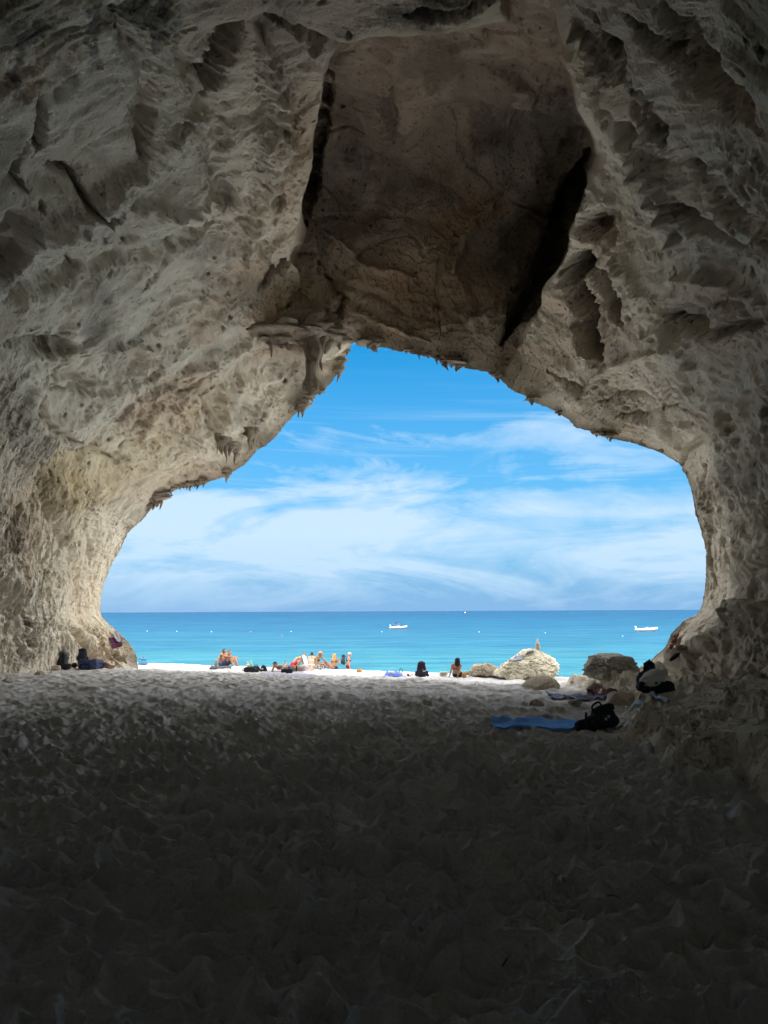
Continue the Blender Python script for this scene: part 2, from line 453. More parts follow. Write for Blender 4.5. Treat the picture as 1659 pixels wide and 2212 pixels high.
# ------------------------------------------------------------------ sea
SEA = -3.4
def build_sea():
    ys = np.concatenate([np.linspace(30, 260, 90), 260 * (30000 / 260) ** np.linspace(0, 1, 60)[1:]])
    xs = np.concatenate([-np.geomspace(60, 30000, 40)[::-1], np.linspace(-58, 58, 60), np.geomspace(60, 30000, 40)])
    A, B = np.meshgrid(xs, ys, indexing='ij')
    V = np.stack([A.ravel(), B.ravel(), np.full(A.size, SEA)], -1)
    o = mesh_obj('sea', V, grid_faces(len(xs), len(ys)), None)
    t = NT('sea_water'); co = t.objco()
    sp = t.n('ShaderNodeSeparateXYZ'); t.l(co, sp.inputs[0])
    dist = t.math('ADD', sp.outputs[1], t.math('MULTIPLY', t.math('SUBTRACT', t.noise(t.objco((.004, .012, 1)), 1, 4), .5), 160))
    lg = t.math('MULTIPLY', t.math('LOGARITHM', t.math('MAXIMUM', dist, 40), 10), 1 / 4.5)
    c = t.ramp(lg, [(0.37, (0.047, 0.180, 0.212)), (0.46, (0.027, 0.115, 0.178)), (0.53, (0.015, 0.071, 0.148)), (0.64, (0.006, 0.036, 0.112)), (0.85, (0.004, 0.023, 0.085))])
    pa = t.noise(t.objco((.05, .16, 1)), 1, 5, .6)
    c = t.mix(t.ramp(pa, [(0.35, 0.0), (0.7, 0.5)]), c, (0.035, 0.18, 0.28))
    h1 = t.noise(t.objco((.45, 1.1, 1)), 1.0, 5, .6)
    h2 = t.noise(t.objco((.06, .22, 1)), 1.0, 5, .6)
    b = t.bump(h2, 0.6, 1.6, t.bump(h1, 0.5, 0.22))
    rp = t.noise(t.objco((.11, .32, 1)), 1, 8, .72); c = t.mix(t.ramp(rp, [(0.38, 0.6), (0.58, 0.0)]), c, (0.006, 0.075, 0.17))
    df = t.n('ShaderNodeBsdfDiffuse'); t.l(c, df.inputs[0]); t.l(b, df.inputs['Normal'])
    gl = t.n('ShaderNodeBsdfGlossy'); gl.inputs['Roughness'].default_value = 0.16; t.l(b, gl.inputs['Normal'])
    fr = t.n('ShaderNodeFresnel'); fr.inputs['IOR'].default_value = 1.33; t.l(b, fr.inputs['Normal'])
    mx = t.n('ShaderNodeMixShader'); t.l(t.math('MULTIPLY', fr.outputs[0], 0.22), mx.inputs[0]); t.l(df.outputs[0], mx.inputs[1]); t.l(gl.outputs[0], mx.inputs[2])
    mo = t.n('ShaderNodeOutputMaterial'); t.l(mx.outputs[0], mo.inputs[0])
    o.data.materials.append(t.m)
    tag(o, 'turquoise sea fading to deep blue', None, None, 'structure')
    return o
# ------------------------------------------------------------------ cave
LIP = [(1330,1560,19),(1385,1470,19.3),(1398,1436,19.5),(1415,1418,19.5),(1437,1398,19.5),(1450,1368,19.6),(1475,1343,19.7),(1505,1328,20),(1517,1303,20),(1522,1273,20),(1525,1238,20),
 (1524,1188,20.2),(1515,1148,20.4),(1502,1108,20.6),(1495,1063,20.8),(1485,1033,21),(1465,1000,21.3),(1430,980,21.8),(1375,960,22.4),(1342,952,22.7),(1320,948,22.8),(1305,943,22.9),(1290,940,23),(1270,930,23.2),
 (1245,925,23.4),(1230,908,23.5),(1200,888,23.8),(1150,868,24.3),(1130,853,24.5),(1105,843,24.7),(1075,815,25.2),(1050,803,25.5),(1012,797,25.8),(1000,793,25.9),(970,787,26),(950,781,26.1),
 (930,772,26.2),(918,770,26.2),(905,767,26.3),(895,765,26.3),(875,759,26.4),(860,760,26.4),(850,757,26.5),(835,751,26.5),(818,750,26.5),(800,744,26.6),(780,741,26.7),(770,738,27),
 (762,741,28.6),(747,763,28.9),(741,780,29),(735,790,29.1),(730,806,29.3),(716,826,29.5),(702,842,29.7),(688,850,29.9),(670,862,30),(655,880,30.2),(640,893,30.3),(615,918,30.6),(595,945,30.9),(575,962,31.1),
 (555,973,31.2),(530,1003,31.5),(505,1018,31.7),(490,1029,31.8),(460,1038,32),(440,1046,32.1),(425,1050,32.2),(390,1055,32.4),(362,1065,32.6),(345,1078,32.6),(322,1105,32.7),(310,1121,32.7),(290,1138,32.6),(275,1153,32.5),
 (260,1188,32.3),(240,1223,32),(226,1258,31.8),(218,1293,31.6),(216,1318,31.4),(220,1332,31.3),(235,1348,31.2),(260,1368,31),(280,1388,30.8),(294,1413,30.6),(298,1436,30.4),(300,1470,30.2),(310,1560,30)]
LOBE = [(0,1455,22),(100,1445,25.3),(200,1440,28.2),(0,1600,22),(0,1200,20.5),(150,1200,25.5),(100,1320,24),(0,900,18.5),(200,950,24.2),(400,900,27.6),(550,800,28.6),(640,745,28.4),(690,800,29.2),(300,720,22.2),
 (120,600,16.6),(0,600,14.6),(450,600,22.6),(500,480,21),(600,600,25.2),(640,470,21.0),(300,400,15.6),(100,300,12.6),(0,300,11.3),(500,230,16.4),(600,300,17.4),(690,130,16.0),(300,100,11),(0,0,8.9),(500,20,13.2),
 (650,330,18.8),(560,620,24.6),(655,565,23.8),(640,640,25.8),
 (850,40,13.4),(1000,60,13.2),(720,80,14.6),(1100,0,11.4),
 (1300,700,20.0),(1270,330,16.2),(1225,180,14),(1190,0,11.4),(1225,520,18.6),(1120,735,22.6),(1180,640,21.2),(1400,400,13.2),(1659,400,8.3),(1500,150,9.3),(1659,0,6.8),(1659,800,10.2),(1500,800,15.6),(1350,200,11.8),
 (1600,1000,14.2),(1659,1200,12),(1570,1200,16.4),(1659,1400,10.8),(1400,880,20.5),(1500,1400,15.4),(1440,1425,18.2),(1430,1480,13.9),(1659,1560,9.1),(1659,1480,9.8),(1550,1500,11.6),(1600,1640,10.6),(1500,1600,13.2),(1400,1560,15),(1659,1720,9.6)]
LIP = [(x, y, d - 1.4 * float(sstep(770, 900, x)) * float(sstep(1200, 1080, x))) for x, y, d in LIP]
REC = [(770,738,27),(850,757,26.5),(950,781,26.1),(1050,803,25.5),(850,700,26.6),(700,720,26.2),(980,720,25.4),(760,620,26.0),(900,600,26.2),(1040,650,25.6),(850,520,25.6),(1000,500,25.8),(720,480,25.8),(950,330,24.0),(1130,400,24.4),
 (690,330,24.6),(720,200,22.8),(800,250,22.6),(1000,200,21.6),(760,120,19.8),(900,90,18.6),(1060,100,18.0),(1180,150,19.0),(1150,60,16.5),(1190,250,21.5),(1240,340,24.2),(1150,620,25.2),(1090,730,24.8),(1200,500,26.2),(1100,560,26.0),(650,640,25.6),(600,690,26.2)]
def ctl_extra(L):
    """directions the picture does not show: (azimuth, elevation, distance)"""
    ex = [(-50,5,17),(-50,30,14),(-75,5,13),(-80,35,11),(-110,5,10),(-110,40,9),(-150,5,10),(-150,35,9),(180,5,11),(180,45,9),(0,85,9.5),(40,60,7),(-40,62,9),
          (150,5,8),(150,40,7),(110,5,5.4),(110,40,5.6),(80,5,4.9),(80,35,5.2),(55,5,6.0),(50,40,6.4),(60,-12,6.6),(100,-15,7),(-60,-8,17),(-120,-14,12),(180,-14,13),(0,-80,60),(140,-14,10)]
    return ex if L else []
def rbf_fit(ctl, extra):
    d = []; v = []
    for (px, py, D) in ctl:
        r = ray(px, py); n = np.linalg.norm(r); d.append(r / n); v.append(math.log(n * D))
    for (a, e, ds) in extra:
        a, e = R(a), R(e)
        d.append(np.array([math.sin(a) * math.cos(e), math.cos(a) * math.cos(e), math.sin(e)])); v.append(math.log(ds))
    d = np.array(d); v = np.array(v); n = len(d)
    def ker(r2): return 0.5 * r2 * np.log(r2 + 1e-9)
    K = ker(((d[:, None] - d[None]) ** 2).sum(-1)) + np.eye(n) * 0.0015
    P = np.hstack([np.ones((n, 1)), d])
    A = np.block([[K, P], [P.T, np.zeros((4, 4))]])
    sol = np.linalg.solve(A, np.concatenate([v, np.zeros(4)]))
    def ev(q):
        out = np.empty(len(q))
        for i in range(0, len(q), 40000):
            c = q[i:i + 40000]
            r2 = np.maximum(2 - 2 * c @ d.T, 0)
            out[i:i + 40000] = ker(r2) @ sol[:n] + sol[n] + c @ sol[n + 1:]
        return np.exp(out)
    return ev
lobe_f = rbf_fit([l for l in LIP if l[2] > 0][::3] + LOBE, ctl_extra(True))
REC = [(x, y, d - 1.2 * float(sstep(350, 650, y)) * float(sstep(700, 850, x)) * float(sstep(1200, 1080, x))) for x, y, d in REC]
rec_f = rbf_fit(REC, [])

RECPOLY = np.array([(735,66),(716,130),(702,240),(686,330),(672,420),(660,480),(645,530),(634,562),(652,574),(660,600),(658,640),(640,655),(610,682),(590,705),(572,735),(600,750),(640,752),(690,748),(730,745),(762,739),
 (820,790),(900,830),(1000,850),(1080,812),(1100,752),(1112,740),(1150,660),(1208,545),(1234,480),(1245,420),(1284,340),(1276,300),(1246,240),(1231,182),(1217,150),(1222,110),(1206,60),(1190,-60),(1095,-60),(1092,40),(1030,74),(900,70),(800,63)], float)
def poly_sdf(x, y, P):
    best = np.full(len(x), 1e9); ins = np.zeros(len(x), bool)
    for a, b in zip(P, np.roll(P, -1, 0)):
        d = b - a; t = np.clip(((x - a[0]) * d[0] + (y - a[1]) * d[1]) / (d @ d), 0, 1)
        r = (x - a[0] - t * d[0]) ** 2 + (y - a[1] - t * d[1]) ** 2
        best = np.minimum(best, r)
        c = ((a[1] > y) != (b[1] > y)) & (x < (b[0] - a[0]) * (y - a[1]) / (b[1] - a[1] + 1e-12) + a[0])
        ins ^= c
    return np.sqrt(best) * np.where(ins, -1, 1)
def line_dist(x, y, pts):
    best = np.full(len(x), 1e9); tt = np.zeros(len(x)); n = len(pts) - 1
    for k, (a, b) in enumerate(zip(pts[:-1], pts[1:])):
        a = np.array(a, float); d = np.array(b, float) - a
        t = np.clip(((x - a[0]) * d[0] + (y - a[1]) * d[1]) / (d @ d), 0, 1)
        r = np.hypot(x - a[0] - t * d[0], y - a[1] - t * d[1])
        m = r < best; best = np.where(m, r, best); tt = np.where(m, (k + t) / n, tt)
    return best, tt

# cracks, grooves and slab edges: (points, half width, depth in m (+ into the rock), painted shade)
SLOT = [(1268,335),(1226,430),(1194,530),(1132,648),(1083,738)]
STROKES = [
 (SLOT, 16, 3.0, .75),  # last value blackens the crevice, its deep shade put into the colour
 ([(10,660),(120,600),(330,530),(470,470)], 22, .35, 0), ([(0,560),(150,470),(300,380),(420,250)], 26, -.35, 0), ([(250,20),(330,160),(300,330)], 24, .35, .1), ([(560,60),(600,220),(590,400),(520,560)], 30, -.4, 0), ([(400,120),(470,250),(450,400)], 24, .35, .05),
 ([(1240,60),(1330,180),(1420,330),(1480,520)], 26, -.4, 0), ([(1420,20),(1520,160),(1640,280)], 24, .4, .1), ([(1330,560),(1400,700),(1520,800)], 24, -.35, 0), ([(1500,350),(1590,470),(1659,520)], 20, .35, .1),
 ([(82,200),(90,250),(86,290),(75,345)], 7, .55, .5), ([(60,310),(45,400),(70,420)], 6, .3, .2),
 ([(118,362),(122,372),(160,385),(180,432),(215,446)], 7, .5, .35),
 ([(215,452),(300,438),(400,440),(470,418)], 11, -.30, 0),
 ([(530,30),(490,90),(465,150),(450,205)], 14, .8, .5), ([(412,258),(380,306)], 8, .5, .3),
 ([(340,30),(350,120),(420,60)], 12, .25, .2),
 ([(545,500),(590,590),(560,630)], 5, .25, .1), ([(300,618),(350,560),(375,500)], 6, .25, 0),
 ([(140,540),(178,590)], 4, .2, .2), ([(90,430),(88,460)], 5, .25, .2),
 ([(722,110),(706,240),(691,330),(676,420),(662,490)], 6, 1.2, .6),
 ([(572,628),(580,600),(625,568)], 7, 1.0, .6), ([(600,585),(615,560)], 6, 1.0, .6),
 ([(0,740),(60,735),(140,745)], 8, .4, .3), ([(120,850),(140,812),(200,775),(280,742),(330,752)], 8, -.28, 0),
 ([(130,860),(240,850),(330,820),(345,790)], 8, .35, 0), ([(250,912),(330,860),(420,805),(520,760),(575,700)], 10, -.28, 0),
 ([(180,960),(120,940),(95,900),(125,870)], 8, .3, 0), ([(440,860),(460,950),(480,975)], 8, .3, .1), ([(300,960),(350,900),(430,870)], 8, -.2, 0),
 ([(110,1010),(150,985),(210,985),(255,1000)], 9, .25, 0),
 ([(55,1365),(57,1400)], 9, 1.1, .3), ([(44,1338),(52,1350)], 7, .5, .2), ([(62,1330),(64,1335)], 5, .4, .2), ([(52,1415),(56,1435)], 5, .4, .2),
 ([(150,1345),(182,1386),(208,1420),(216,1430)], 6, .5, 0), ([(190,1345),(216,1381),(252,1432)], 6, .5, 0), ([(243,1402),(270,1432)], 5, .4, 0),
 ([(168,1352),(200,1388),(232,1426)], 9, -.25, 0),
 ([(260,1120),(275,1140),(262,1180)], 7, .3, .1), ([(95,1000),(110,1080),(150,1200),(170,1300)], 12, .3, 0), ([(190,1230),(192,1150)], 5, .3, .1), ([(200,1060),(190,1180),(205,1290)], 10, .3, 0),
 ([(1212,590),(1222,605),(1248,645),(1266,692),(1282,752),(1300,775)], 12, 1.2, .55), ([(1262,545),(1279,600),(1305,655),(1332,712)], 11, 1.0, .5),
 ([(1240,700),(1262,755),(1290,790)], 12, -.3, 0), ([(1282,600),(1300,560),(1320,540)], 10, -.2, 0),
 ([(1296,478),(1316,505),(1330,530)], 7, .5, .3), ([(1272,470),(1280,520)], 9, .4, .4),
 ([(1392,150),(1406,262),(1394,352),(1378,365)], 7, .55, .3), ([(1330,260),(1370,330),(1395,362)], 8, .3, .2),
 ([(1275,10),(1310,70),(1335,120)], 11, .7, .3), ([(1365,30),(1420,90),(1480,136)], 8, .45, .2), ([(1408,180),(1430,250),(1455,300)], 10, .5, .3), ([(1290,60),(1340,100),(1390,180)], 8, .3, .1),
 ([(1440,400),(1500,470),(1580,540),(1650,560)], 10, .4, .2), ([(1455,600),(1520,590),(1600,640),(1659,660)], 10, -.25, 0), ([(1440,690),(1530,720),(1640,700)], 9, .45, .2),
 ([(1255,850),(1300,800),(1360,780),(1420,760)], 9, -.25, 0), ([(1290,870),(1380,860),(1460,880)], 6, .2, .1), ([(1330,905),(1420,900),(1500,930)], 6, .2, .1), ([(1262,835),(1252,850),(1180,800)], 7, .35, .2),
 ([(1470,1010),(1500,960),(1530,950)], 8, .3, 0), ([(1535,990),(1515,1080),(1530,1150)], 9, -.25, 0),
 ([(1510,1010),(1520,1060),(1535,1130),(1532,1200),(1540,1260)], 6, .35, .3),
 ([(1480,1540),(1560,1480),(1659,1400)], 12, .5, .4), ([(1440,1460),(1520,1420),(1600,1330),(1659,1300)], 14, -.35, 0), ([(1500,1570),(1600,1500),(1659,1460)], 14, -.3, 0), ([(1530,1380),(1590,1280),(1659,1180)], 12, .35, .3),
 ([(1455,1420),(1500,1390),(1540,1340)], 8, .3, .2), ([(1470,1375),(1460,1400),(1440,1430)], 7, .2, 0),
 ([(690,560),(720,600),(830,650),(940,700)], 9, .15, .1), ([(700,500),(800,580),(900,600)], 7, -.2, 0), ([(870,640),(950,660),(1020,720)], 7, .12, .1), ([(1080,420),(1030,470),(1000,520),(980,590)], 12, -.45, 0),
 ([(1170,190),(1120,240),(1090,300)], 8, -.3, 0), ([(845,180),(856,240),(850,300)], 9, .12, .2), ([(770,300),(820,330),(900,310)], 5, .08, .1), ([(720,640),(800,690),(930,740)], 7, -.25, 0), ([(950,560),(940,640),(955,720)], 5, .10, .1),
 ([(720,700),(740,640),(700,590)], 9, .5, .4), ([(640,700),(700,690),(740,715)], 7, -.3, 0),
 ([(560,20),(640,50),(700,70),(735,75)], 7, .25, .1), ([(600,30),(680,90),(730,92)], 8, -.2, 0), ([(880,10),(960,30),(1080,15)], 10, .3, .3),
]
# scooped hollows: (centre, radii, angle, depth, edge softness, darkening)
HOLLOWS = [((30,545),(46,88),12,.8,.35,.25),((232,800),(112,48),-10,.6,.3,0),((165,870),(82,52),-8,.45,.35,0),((195,1010),(88,42),0,.4,.4,0),((110,755),(62,26),4,.5,.5,.45),((1242,582),(30,36),20,1.2,.5,.45),
 ((1283,485),(34,42),30,.6,.6,.2),((1650,890),(16,18),0,1.0,.5,.5),((1300,200),(30,60),-20,.4,.5,.2),((1370,260),(34,90),-8,.45,.5,.2),((470,380),(60,30),-35,.3,.7,.1),((490,430),(26,36),0,.5,.6,.4),
 ((250,500),(45,30),-20,.25,.7,.1),((600,430),(18,22),0,.3,.6,.2),((1480,690),(60,40),10,.4,.6,.2),((1120,300),(60,90),10,.6,.7,.2),((860,390),(60,70),0,.5,.8,.2),((1420,1340),(14,10),0,.3,.5,.3)]
STAINS = [((75,75),(62,34),-12,.9),((45,150),(16,75),4,.75),((320,32),(68,48),0,.95),((205,70),(17,85),-4,.8),((150,160),(40,20),60,.5),((350,85),(12,40),0,.7),((20,60),(22,60),10,.6),((260,40),(60,30),0,.5),
 ((960,130),(70,60),0,.6),((845,250),(26,60),5,.7),((1040,290),(26,70),0,.6),((1200,300),(60,120),-10,.6),((1130,520),(60,110),20,.6),((1660,60),(90,140),0,.5),((920,12),(150,24),0,.75),((1630,1360),(90,60),-30,.35),((1600,1460),(90,40),-30,.25),((40,1150),(30,50),0,.5),((1300,90),(40,60),-20,.4),((1560,690),(80,50),0,.25)]
OCHRE = [((1000,470),(110,50),-32,1.0),((860,620),(170,40),5,1.0),((880,640),(230,130),0,.8),((1040,450),(60,60),-30,.9),((860,560),(190,60),0,.6),((640,700),(100,70),0,.85),((640,350),(50,220),8,.5),((900,200),(200,160),0,.45),((1300,520),(60,70),0,.3),((1240,720),(90,90),0,.35),((380,880),(150,70),-25,.55),((150,1060),(90,90),0,.25),
 ((270,1050),(60,60),0,.3),((1600,700),(120,80),0,.35),((1560,900),(120,50),0,.25),((1100,780),(130,50),15,.4),((745,750),(22,20),0,.9),((230,1400),(28,40),-35,.5)]
WARM = [((190,1200),(130,240),0,.28),((330,1000),(120,60),-20,.4),((180,1040),(110,70),0,.8),((300,980),(130,60),-15,.55),((640,650),(60,50),0,.55),((720,790),(50,60),0,.6),((450,930),(150,70),-25,.3),((1370,640),(50,180),-15,.2)]
PALE = [((40,850),(120,90),0,.5),((560,860),(70,110),35,.7),((700,790),(60,60),0,.7),((260,1240),(70,160),0,.35),((200,1300),(60,130),0,.25),((1400,560),(70,120),-15,.35),((640,560),(50,60),0,.4),((1210,400),(40,40),0,.3),((480,960),(90,50),-20,.4),((700,80),(50,16),10,.4),((1000,66),(110,9),0,.5)]  # the right-lobe patch paints in extra brightness for missing light

def blob(x, y, c, r, ang, soft):
    a = R(ang); dx = x - c[0]; dy = y - c[1]
    u = (dx * math.cos(a) + dy * math.sin(a)) / r[0]; v = (-dx * math.sin(a) + dy * math.cos(a)) / r[1]
    return np.sqrt(u * u + v * v)

def build_cave():
    C = (860.0, 1430.0)
    cdir = ray(*C); cdir /= np.linalg.norm(cdir)
    lx = np.array([l[0] for l in LIP], float); ly = np.array([l[1] for l in LIP], float); lD = np.array([l[2] for l in LIP])
    la = np.unwrap(np.arctan2(-(ly - C[1]), lx - C[0])); lr = np.hypot(lx - C[0], ly - C[1])
    la = np.maximum.accumulate(la + np.arange(len(la)) * 1e-7)
    NTH, NIN, NOUT = 1900, 380, 46
    w_t = np.linspace(0, 1, NTH)
    # finer angular steps where the frame edge is far away
    th_dense = np.linspace(la[0], la[-1], 4000)
    def border(th):
        c, s = np.cos(th), -np.sin(th)
        tx = np.where(c > 0, (1720 - C[0]) / np.where(c > 1e-6, c, 1e-6), (-60 - C[0]) / np.where(c < -1e-6, c, -1e-6))
        ty = np.where(s > 0, (2300 - C[1]) / np.where(s > 1e-6, s, 1e-6), (-60 - C[1]) / np.where(s < -1e-6, s, -1e-6))
        return np.minimum(tx, ty)
    wgt = 0.5 * border(th_dense) + 0.5 * np.interp(th_dense, la, lr); cw = np.cumsum(wgt); cw = (cw - cw[0]) / (cw[-1] - cw[0])
    th0 = np.interp(w_t, cw, th_dense)
    lr_t = np.interp(th0, la, lr); lD_t = np.interp(th0, la, lD)
    rg = 2.2 * perlin(np.stack([th0 * 60, th0 * 0, th0 * 0], 1)) + 1.4 * perlin(np.stack([th0 * 150, th0 * 0 + 3, th0 * 0], 1)) + 1.0 * perlin(np.stack([th0 * 340, th0 * 0 + 3, th0 * 0], 1))
    lr_t = lr_t + rg
    br = np.maximum(border(th0), lr_t + 40)
    rows = []; pxs = []; pys = []; front = []
    def t_of(th):
        q = ray(C[0] + 1000 * np.cos(th), C[1] - 1000 * np.sin(th)); q -= (q @ cdir)[:, None] * cdir
        return q / np.linalg.norm(q, axis=1)[:, None]
    tdir0 = t_of(th0)
    # rows inside the picture: uniform in picture radius
    f_in = np.linspace(0, 1, NIN); f_in = np.concatenate([[0, .0006, .0016], f_in[1:]])
    for f in f_in:
        r = lr_t + (br - lr_t) * f
        px = C[0] + r * np.cos(th0); py = C[1] - r * np.sin(th0)
        d = ray(px, py); d /= np.linalg.norm(d, axis=1)[:, None]
        rows.append(d); pxs.append(px); pys.append(py); front.append(np.ones(NTH, bool))
    phi_b = np.arccos(np.clip(rows[-1] @ cdir, -1, 1))
    for k in range(1, NOUT + 1):
        f = k / NOUT
        spread = sstep(0.15, 0.8, f)
        thk = th0 + (th0 - math.pi / 2) / (la[-1] - math.pi / 2 + 1e-6) * spread * R(62)
        td = t_of(thk)
        phi = phi_b + (R(179.5) - phi_b) * (f ** 1.25)
        rows.append(np.cos(phi)[:, None] * cdir + np.sin(phi)[:, None] * td)
        pxs.append(np.full(NTH, -9e3)); pys.append(np.full(NTH, -9e3)); front.append(np.zeros(NTH, bool))
    NR = len(rows)
    d = np.concatenate(rows); px = np.concatenate(pxs); py = np.concatenate(pys); fr = np.concatenate(front)
    dist = lobe_f(d)
    # lip rows keep the traced distance
    lipdist = lD_t * np.linalg.norm(ray(C[0] + lr_t * np.cos(th0), C[1] - lr_t * np.sin(th0)), axis=1)
    dist = dist.reshape(NR, NTH)
    rowpx = np.zeros((NR, NTH)); 
    for k in range(len(f_in)): rowpx[k] = (br - lr_t) * f_in[k]
    rowpx[len(f_in):] = 9e3
    wl = np.exp(-(rowpx / 45.0) ** 1.3)
    dist = np.exp(np.log(dist) * (1 - wl) + np.log(lipdist)[None] * wl).ravel()
    idx = np.where(fr)[0]; X, Y = px[idx], py[idx]
    N3 = np.stack([X / 60, Y / 60, 0 * X], -1)
    jx = 9 * perlin(N3) + 6 * perlin(N3 * 3.1 + 4) + 3 * perlin(N3 * 8 + 9); jy = 9 * perlin(N3 + 50) + 6 * perlin(N3 * 3.1 + 54) + 3 * perlin(N3 * 8 + 59)
    jf = sstep(0, 30, rowpx.ravel()[idx])
    XJ, YJ = X + jx * 0.7 * jf, Y + jy * 0.7 * jf
    rs = poly_sdf(X + jx * 0.30 * jf, Y + jy * 0.30 * jf, RECPOLY)
    lower = sstep(660, 720, Y) * sstep(1090, 1060, X)
    width = 8 + 14 * lower
    m = sstep(width, -width, rs - width * 0.4)
    rd = rec_f(d[idx])
    dl = dist[idx]
    rd2 = np.exp(np.log(rd) * (1 - wl.ravel()[idx]) + np.log(dl) * wl.ravel()[idx])
    dist[idx] = dl * (1 - m) + rd2 * m
    stain_shade = np.zeros(len(d)); ochre = stain_shade.copy(); warm = stain_shade.copy(); pale = stain_shade.copy(); pit = stain_shade.copy()
    recm = np.zeros(len(d)); recm[idx] = m
    disp = np.zeros(len(d))           # + into the rock
    for pts, hw, dep, st in STROKES:
        P = np.array(pts, float); pad = hw * 3 + 25
        b = (X > P[:, 0].min() - pad) & (X < P[:, 0].max() + pad) & (Y > P[:, 1].min() - pad) & (Y < P[:, 1].max() + pad)
        if not b.any(): continue
        ds, tt = line_dist(XJ[b], YJ[b], pts)
        tap = np.clip(np.minimum(tt, 1 - tt) * 5, 0.25, 1)
        nzz = perlin(N3[b] * 7 + hw) + .6 * perlin(N3[b] * 17 + hw)
        prof = np.exp(-(ds / (hw * tap * (1 + .22 * nzz))) ** 2) * np.clip(.85 + .5 * perlin(N3[b] * 2.5 + 5), .25, 1.2)
        disp[idx[b]] += dep * prof; stain_shade[idx[b]] = np.maximum(stain_shade[idx[b]], st * prof ** 1.5)
    for c, r, ang, dep, soft, st in HOLLOWS:
        q = blob(XJ, YJ, c, r, ang, soft); k = sstep(1.0 + soft * .3, 1.0 - soft, q)
        disp[idx] += dep * k * (0.7 + 0.3 * np.clip(1 - q, 0, 1)); stain_shade[idx] = np.maximum(stain_shade[idx], st * k)
    fine = perlin(N3 * 5 + 7) * .22 + perlin(N3 * 11 + 3) * .14
    for arr, L in ((stain_shade, STAINS), (ochre, OCHRE), (warm, WARM), (pale, PALE)):
        for c, r, ang, a in L:
            q = blob(X + jx * 2.2, Y + jy * 2.2, c, r, ang, 1) + fine
            k = sstep(1.25, 0.55, q)
            arr[idx] = np.maximum(arr[idx], a * k)
    dark = 0.76 * recm * (0.75 + 0.5 * np.clip(fbm((EYE + d * dist[:, None]).astype(np.float32) * .5 + 8, 3), -1, 1)); stain_shade[~fr] = .22; ochre[~fr] = 0  # rock out of view is darkened to cut bounce light
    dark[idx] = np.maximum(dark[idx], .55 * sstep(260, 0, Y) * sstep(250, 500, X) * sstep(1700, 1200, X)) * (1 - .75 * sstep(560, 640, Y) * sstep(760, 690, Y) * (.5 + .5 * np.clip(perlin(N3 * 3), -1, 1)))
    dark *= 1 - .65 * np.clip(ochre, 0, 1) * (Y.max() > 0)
    pos = EYE + d * dist[:, None]
    G = pos.reshape(NR, NTH, 3)
    du = np.gradient(G, axis=0); dv = np.gradient(G, axis=1)
    nr = np.cross(du, dv); nr /= np.linalg.norm(nr, axis=2)[:, :, None] + 1e-9
    nr = nr.reshape(-1, 3)
    nr *= np.sign((nr * d).sum(1))[:, None]            # pointing into the rock
    # soften the normals towards the view so that steep jumps do not explode
    nn = nr * 0.75 + d * 0.5; nn /= np.linalg.norm(nn, axis=1)[:, None]
    near = sstep(60, 45, dist)
    pp = pos.astype(np.float32)
    wv = np.stack([perlin(pp * .5 + 3), perlin(pp * .5 + 23), perlin(pp * .5 + 43)], 1) * 0.5
    q = pp + wv
    big = 0.42 * fbm(q * 0.28, 3) + 0.09 * fbm(q * 0.9 + 5, 3)
    side = sstep(-1.5, 2.5, pos[:, 0])
    # bedding and flow lines run round the arch
    TH = np.broadcast_to(th0[None], (NR, NTH)).ravel().astype(np.float32); RP = np.minimum(rowpx.ravel(), 2500).astype(np.float32)
    cw3 = wv * 1.1
    qt = np.stack([TH * 14 + cw3[:, 0] * 1.2, RP * (20 / 1639.0) + cw3[:, 1] * .8 + .25 * perlin(pp * 1.3), cw3[:, 2] + dist * .05], 1).astype(np.float32)
    qf = qt
    roughz = sstep(-.25, .35, perlin(pp * .30 + 90) + .4 * perlin(pp * .8 + 91))
    s1 = ridged(qt * np.array([.16, 1.0, .5], np.float32), 4) - 1.25
    s2 = ridged(qt * np.array([.45, 3.4, 1.0], np.float32) + 7, 3) - 1.2
    bed = (0.11 * s1 + (0.010 + 0.026 * roughz) * s2)
    # joints: broken faces with a step from block to block
    j1, j2, jc = worley((q * np.array([.55, .55, .75]) + wv * .4).astype(np.float32))
    facet = 0.26 * (jc - .5) * sstep(0.0, 0.10, j2 - j1)
    k1, k2, kc = worley((q * np.array([1.6, 1.6, 2.2]) + wv * .6).astype(np.float32))
    facet = facet + 0.06 * (kc - .5)
    fz = np.clip(recm * .8 + .55 * sstep(.15, .45, perlin(pp * .22 + 33)), 0, 1)
    ochre[idx] = np.maximum(ochre[idx], .42 * sstep(.05, .5, perlin(qt * np.array([.22, .9, .5], np.float32) + 51))[idx])
    pale[idx] = np.maximum(pale[idx], .5 * sstep(.15, .6, perlin(qt * np.array([.20, 1.3, .5], np.float32) + 71))[idx] * (1 - recm[idx]))
    stain_shade[idx] = np.maximum(stain_shade[idx], .38 * sstep(.32, .62, perlin(qt * np.array([.5, .35, .3], np.float32) + 111) + .3 * perlin(pp * 2.2))[idx])
    # pits
    def zone(L):
        z = np.zeros(len(d)); 
        for c, r, ang, a in L:
            z[idx] = np.maximum(z[idx], a * sstep(1.35, 0.6, blob(X + jx * 2, Y + jy * 2, c, r, ang, 1)))
        return z
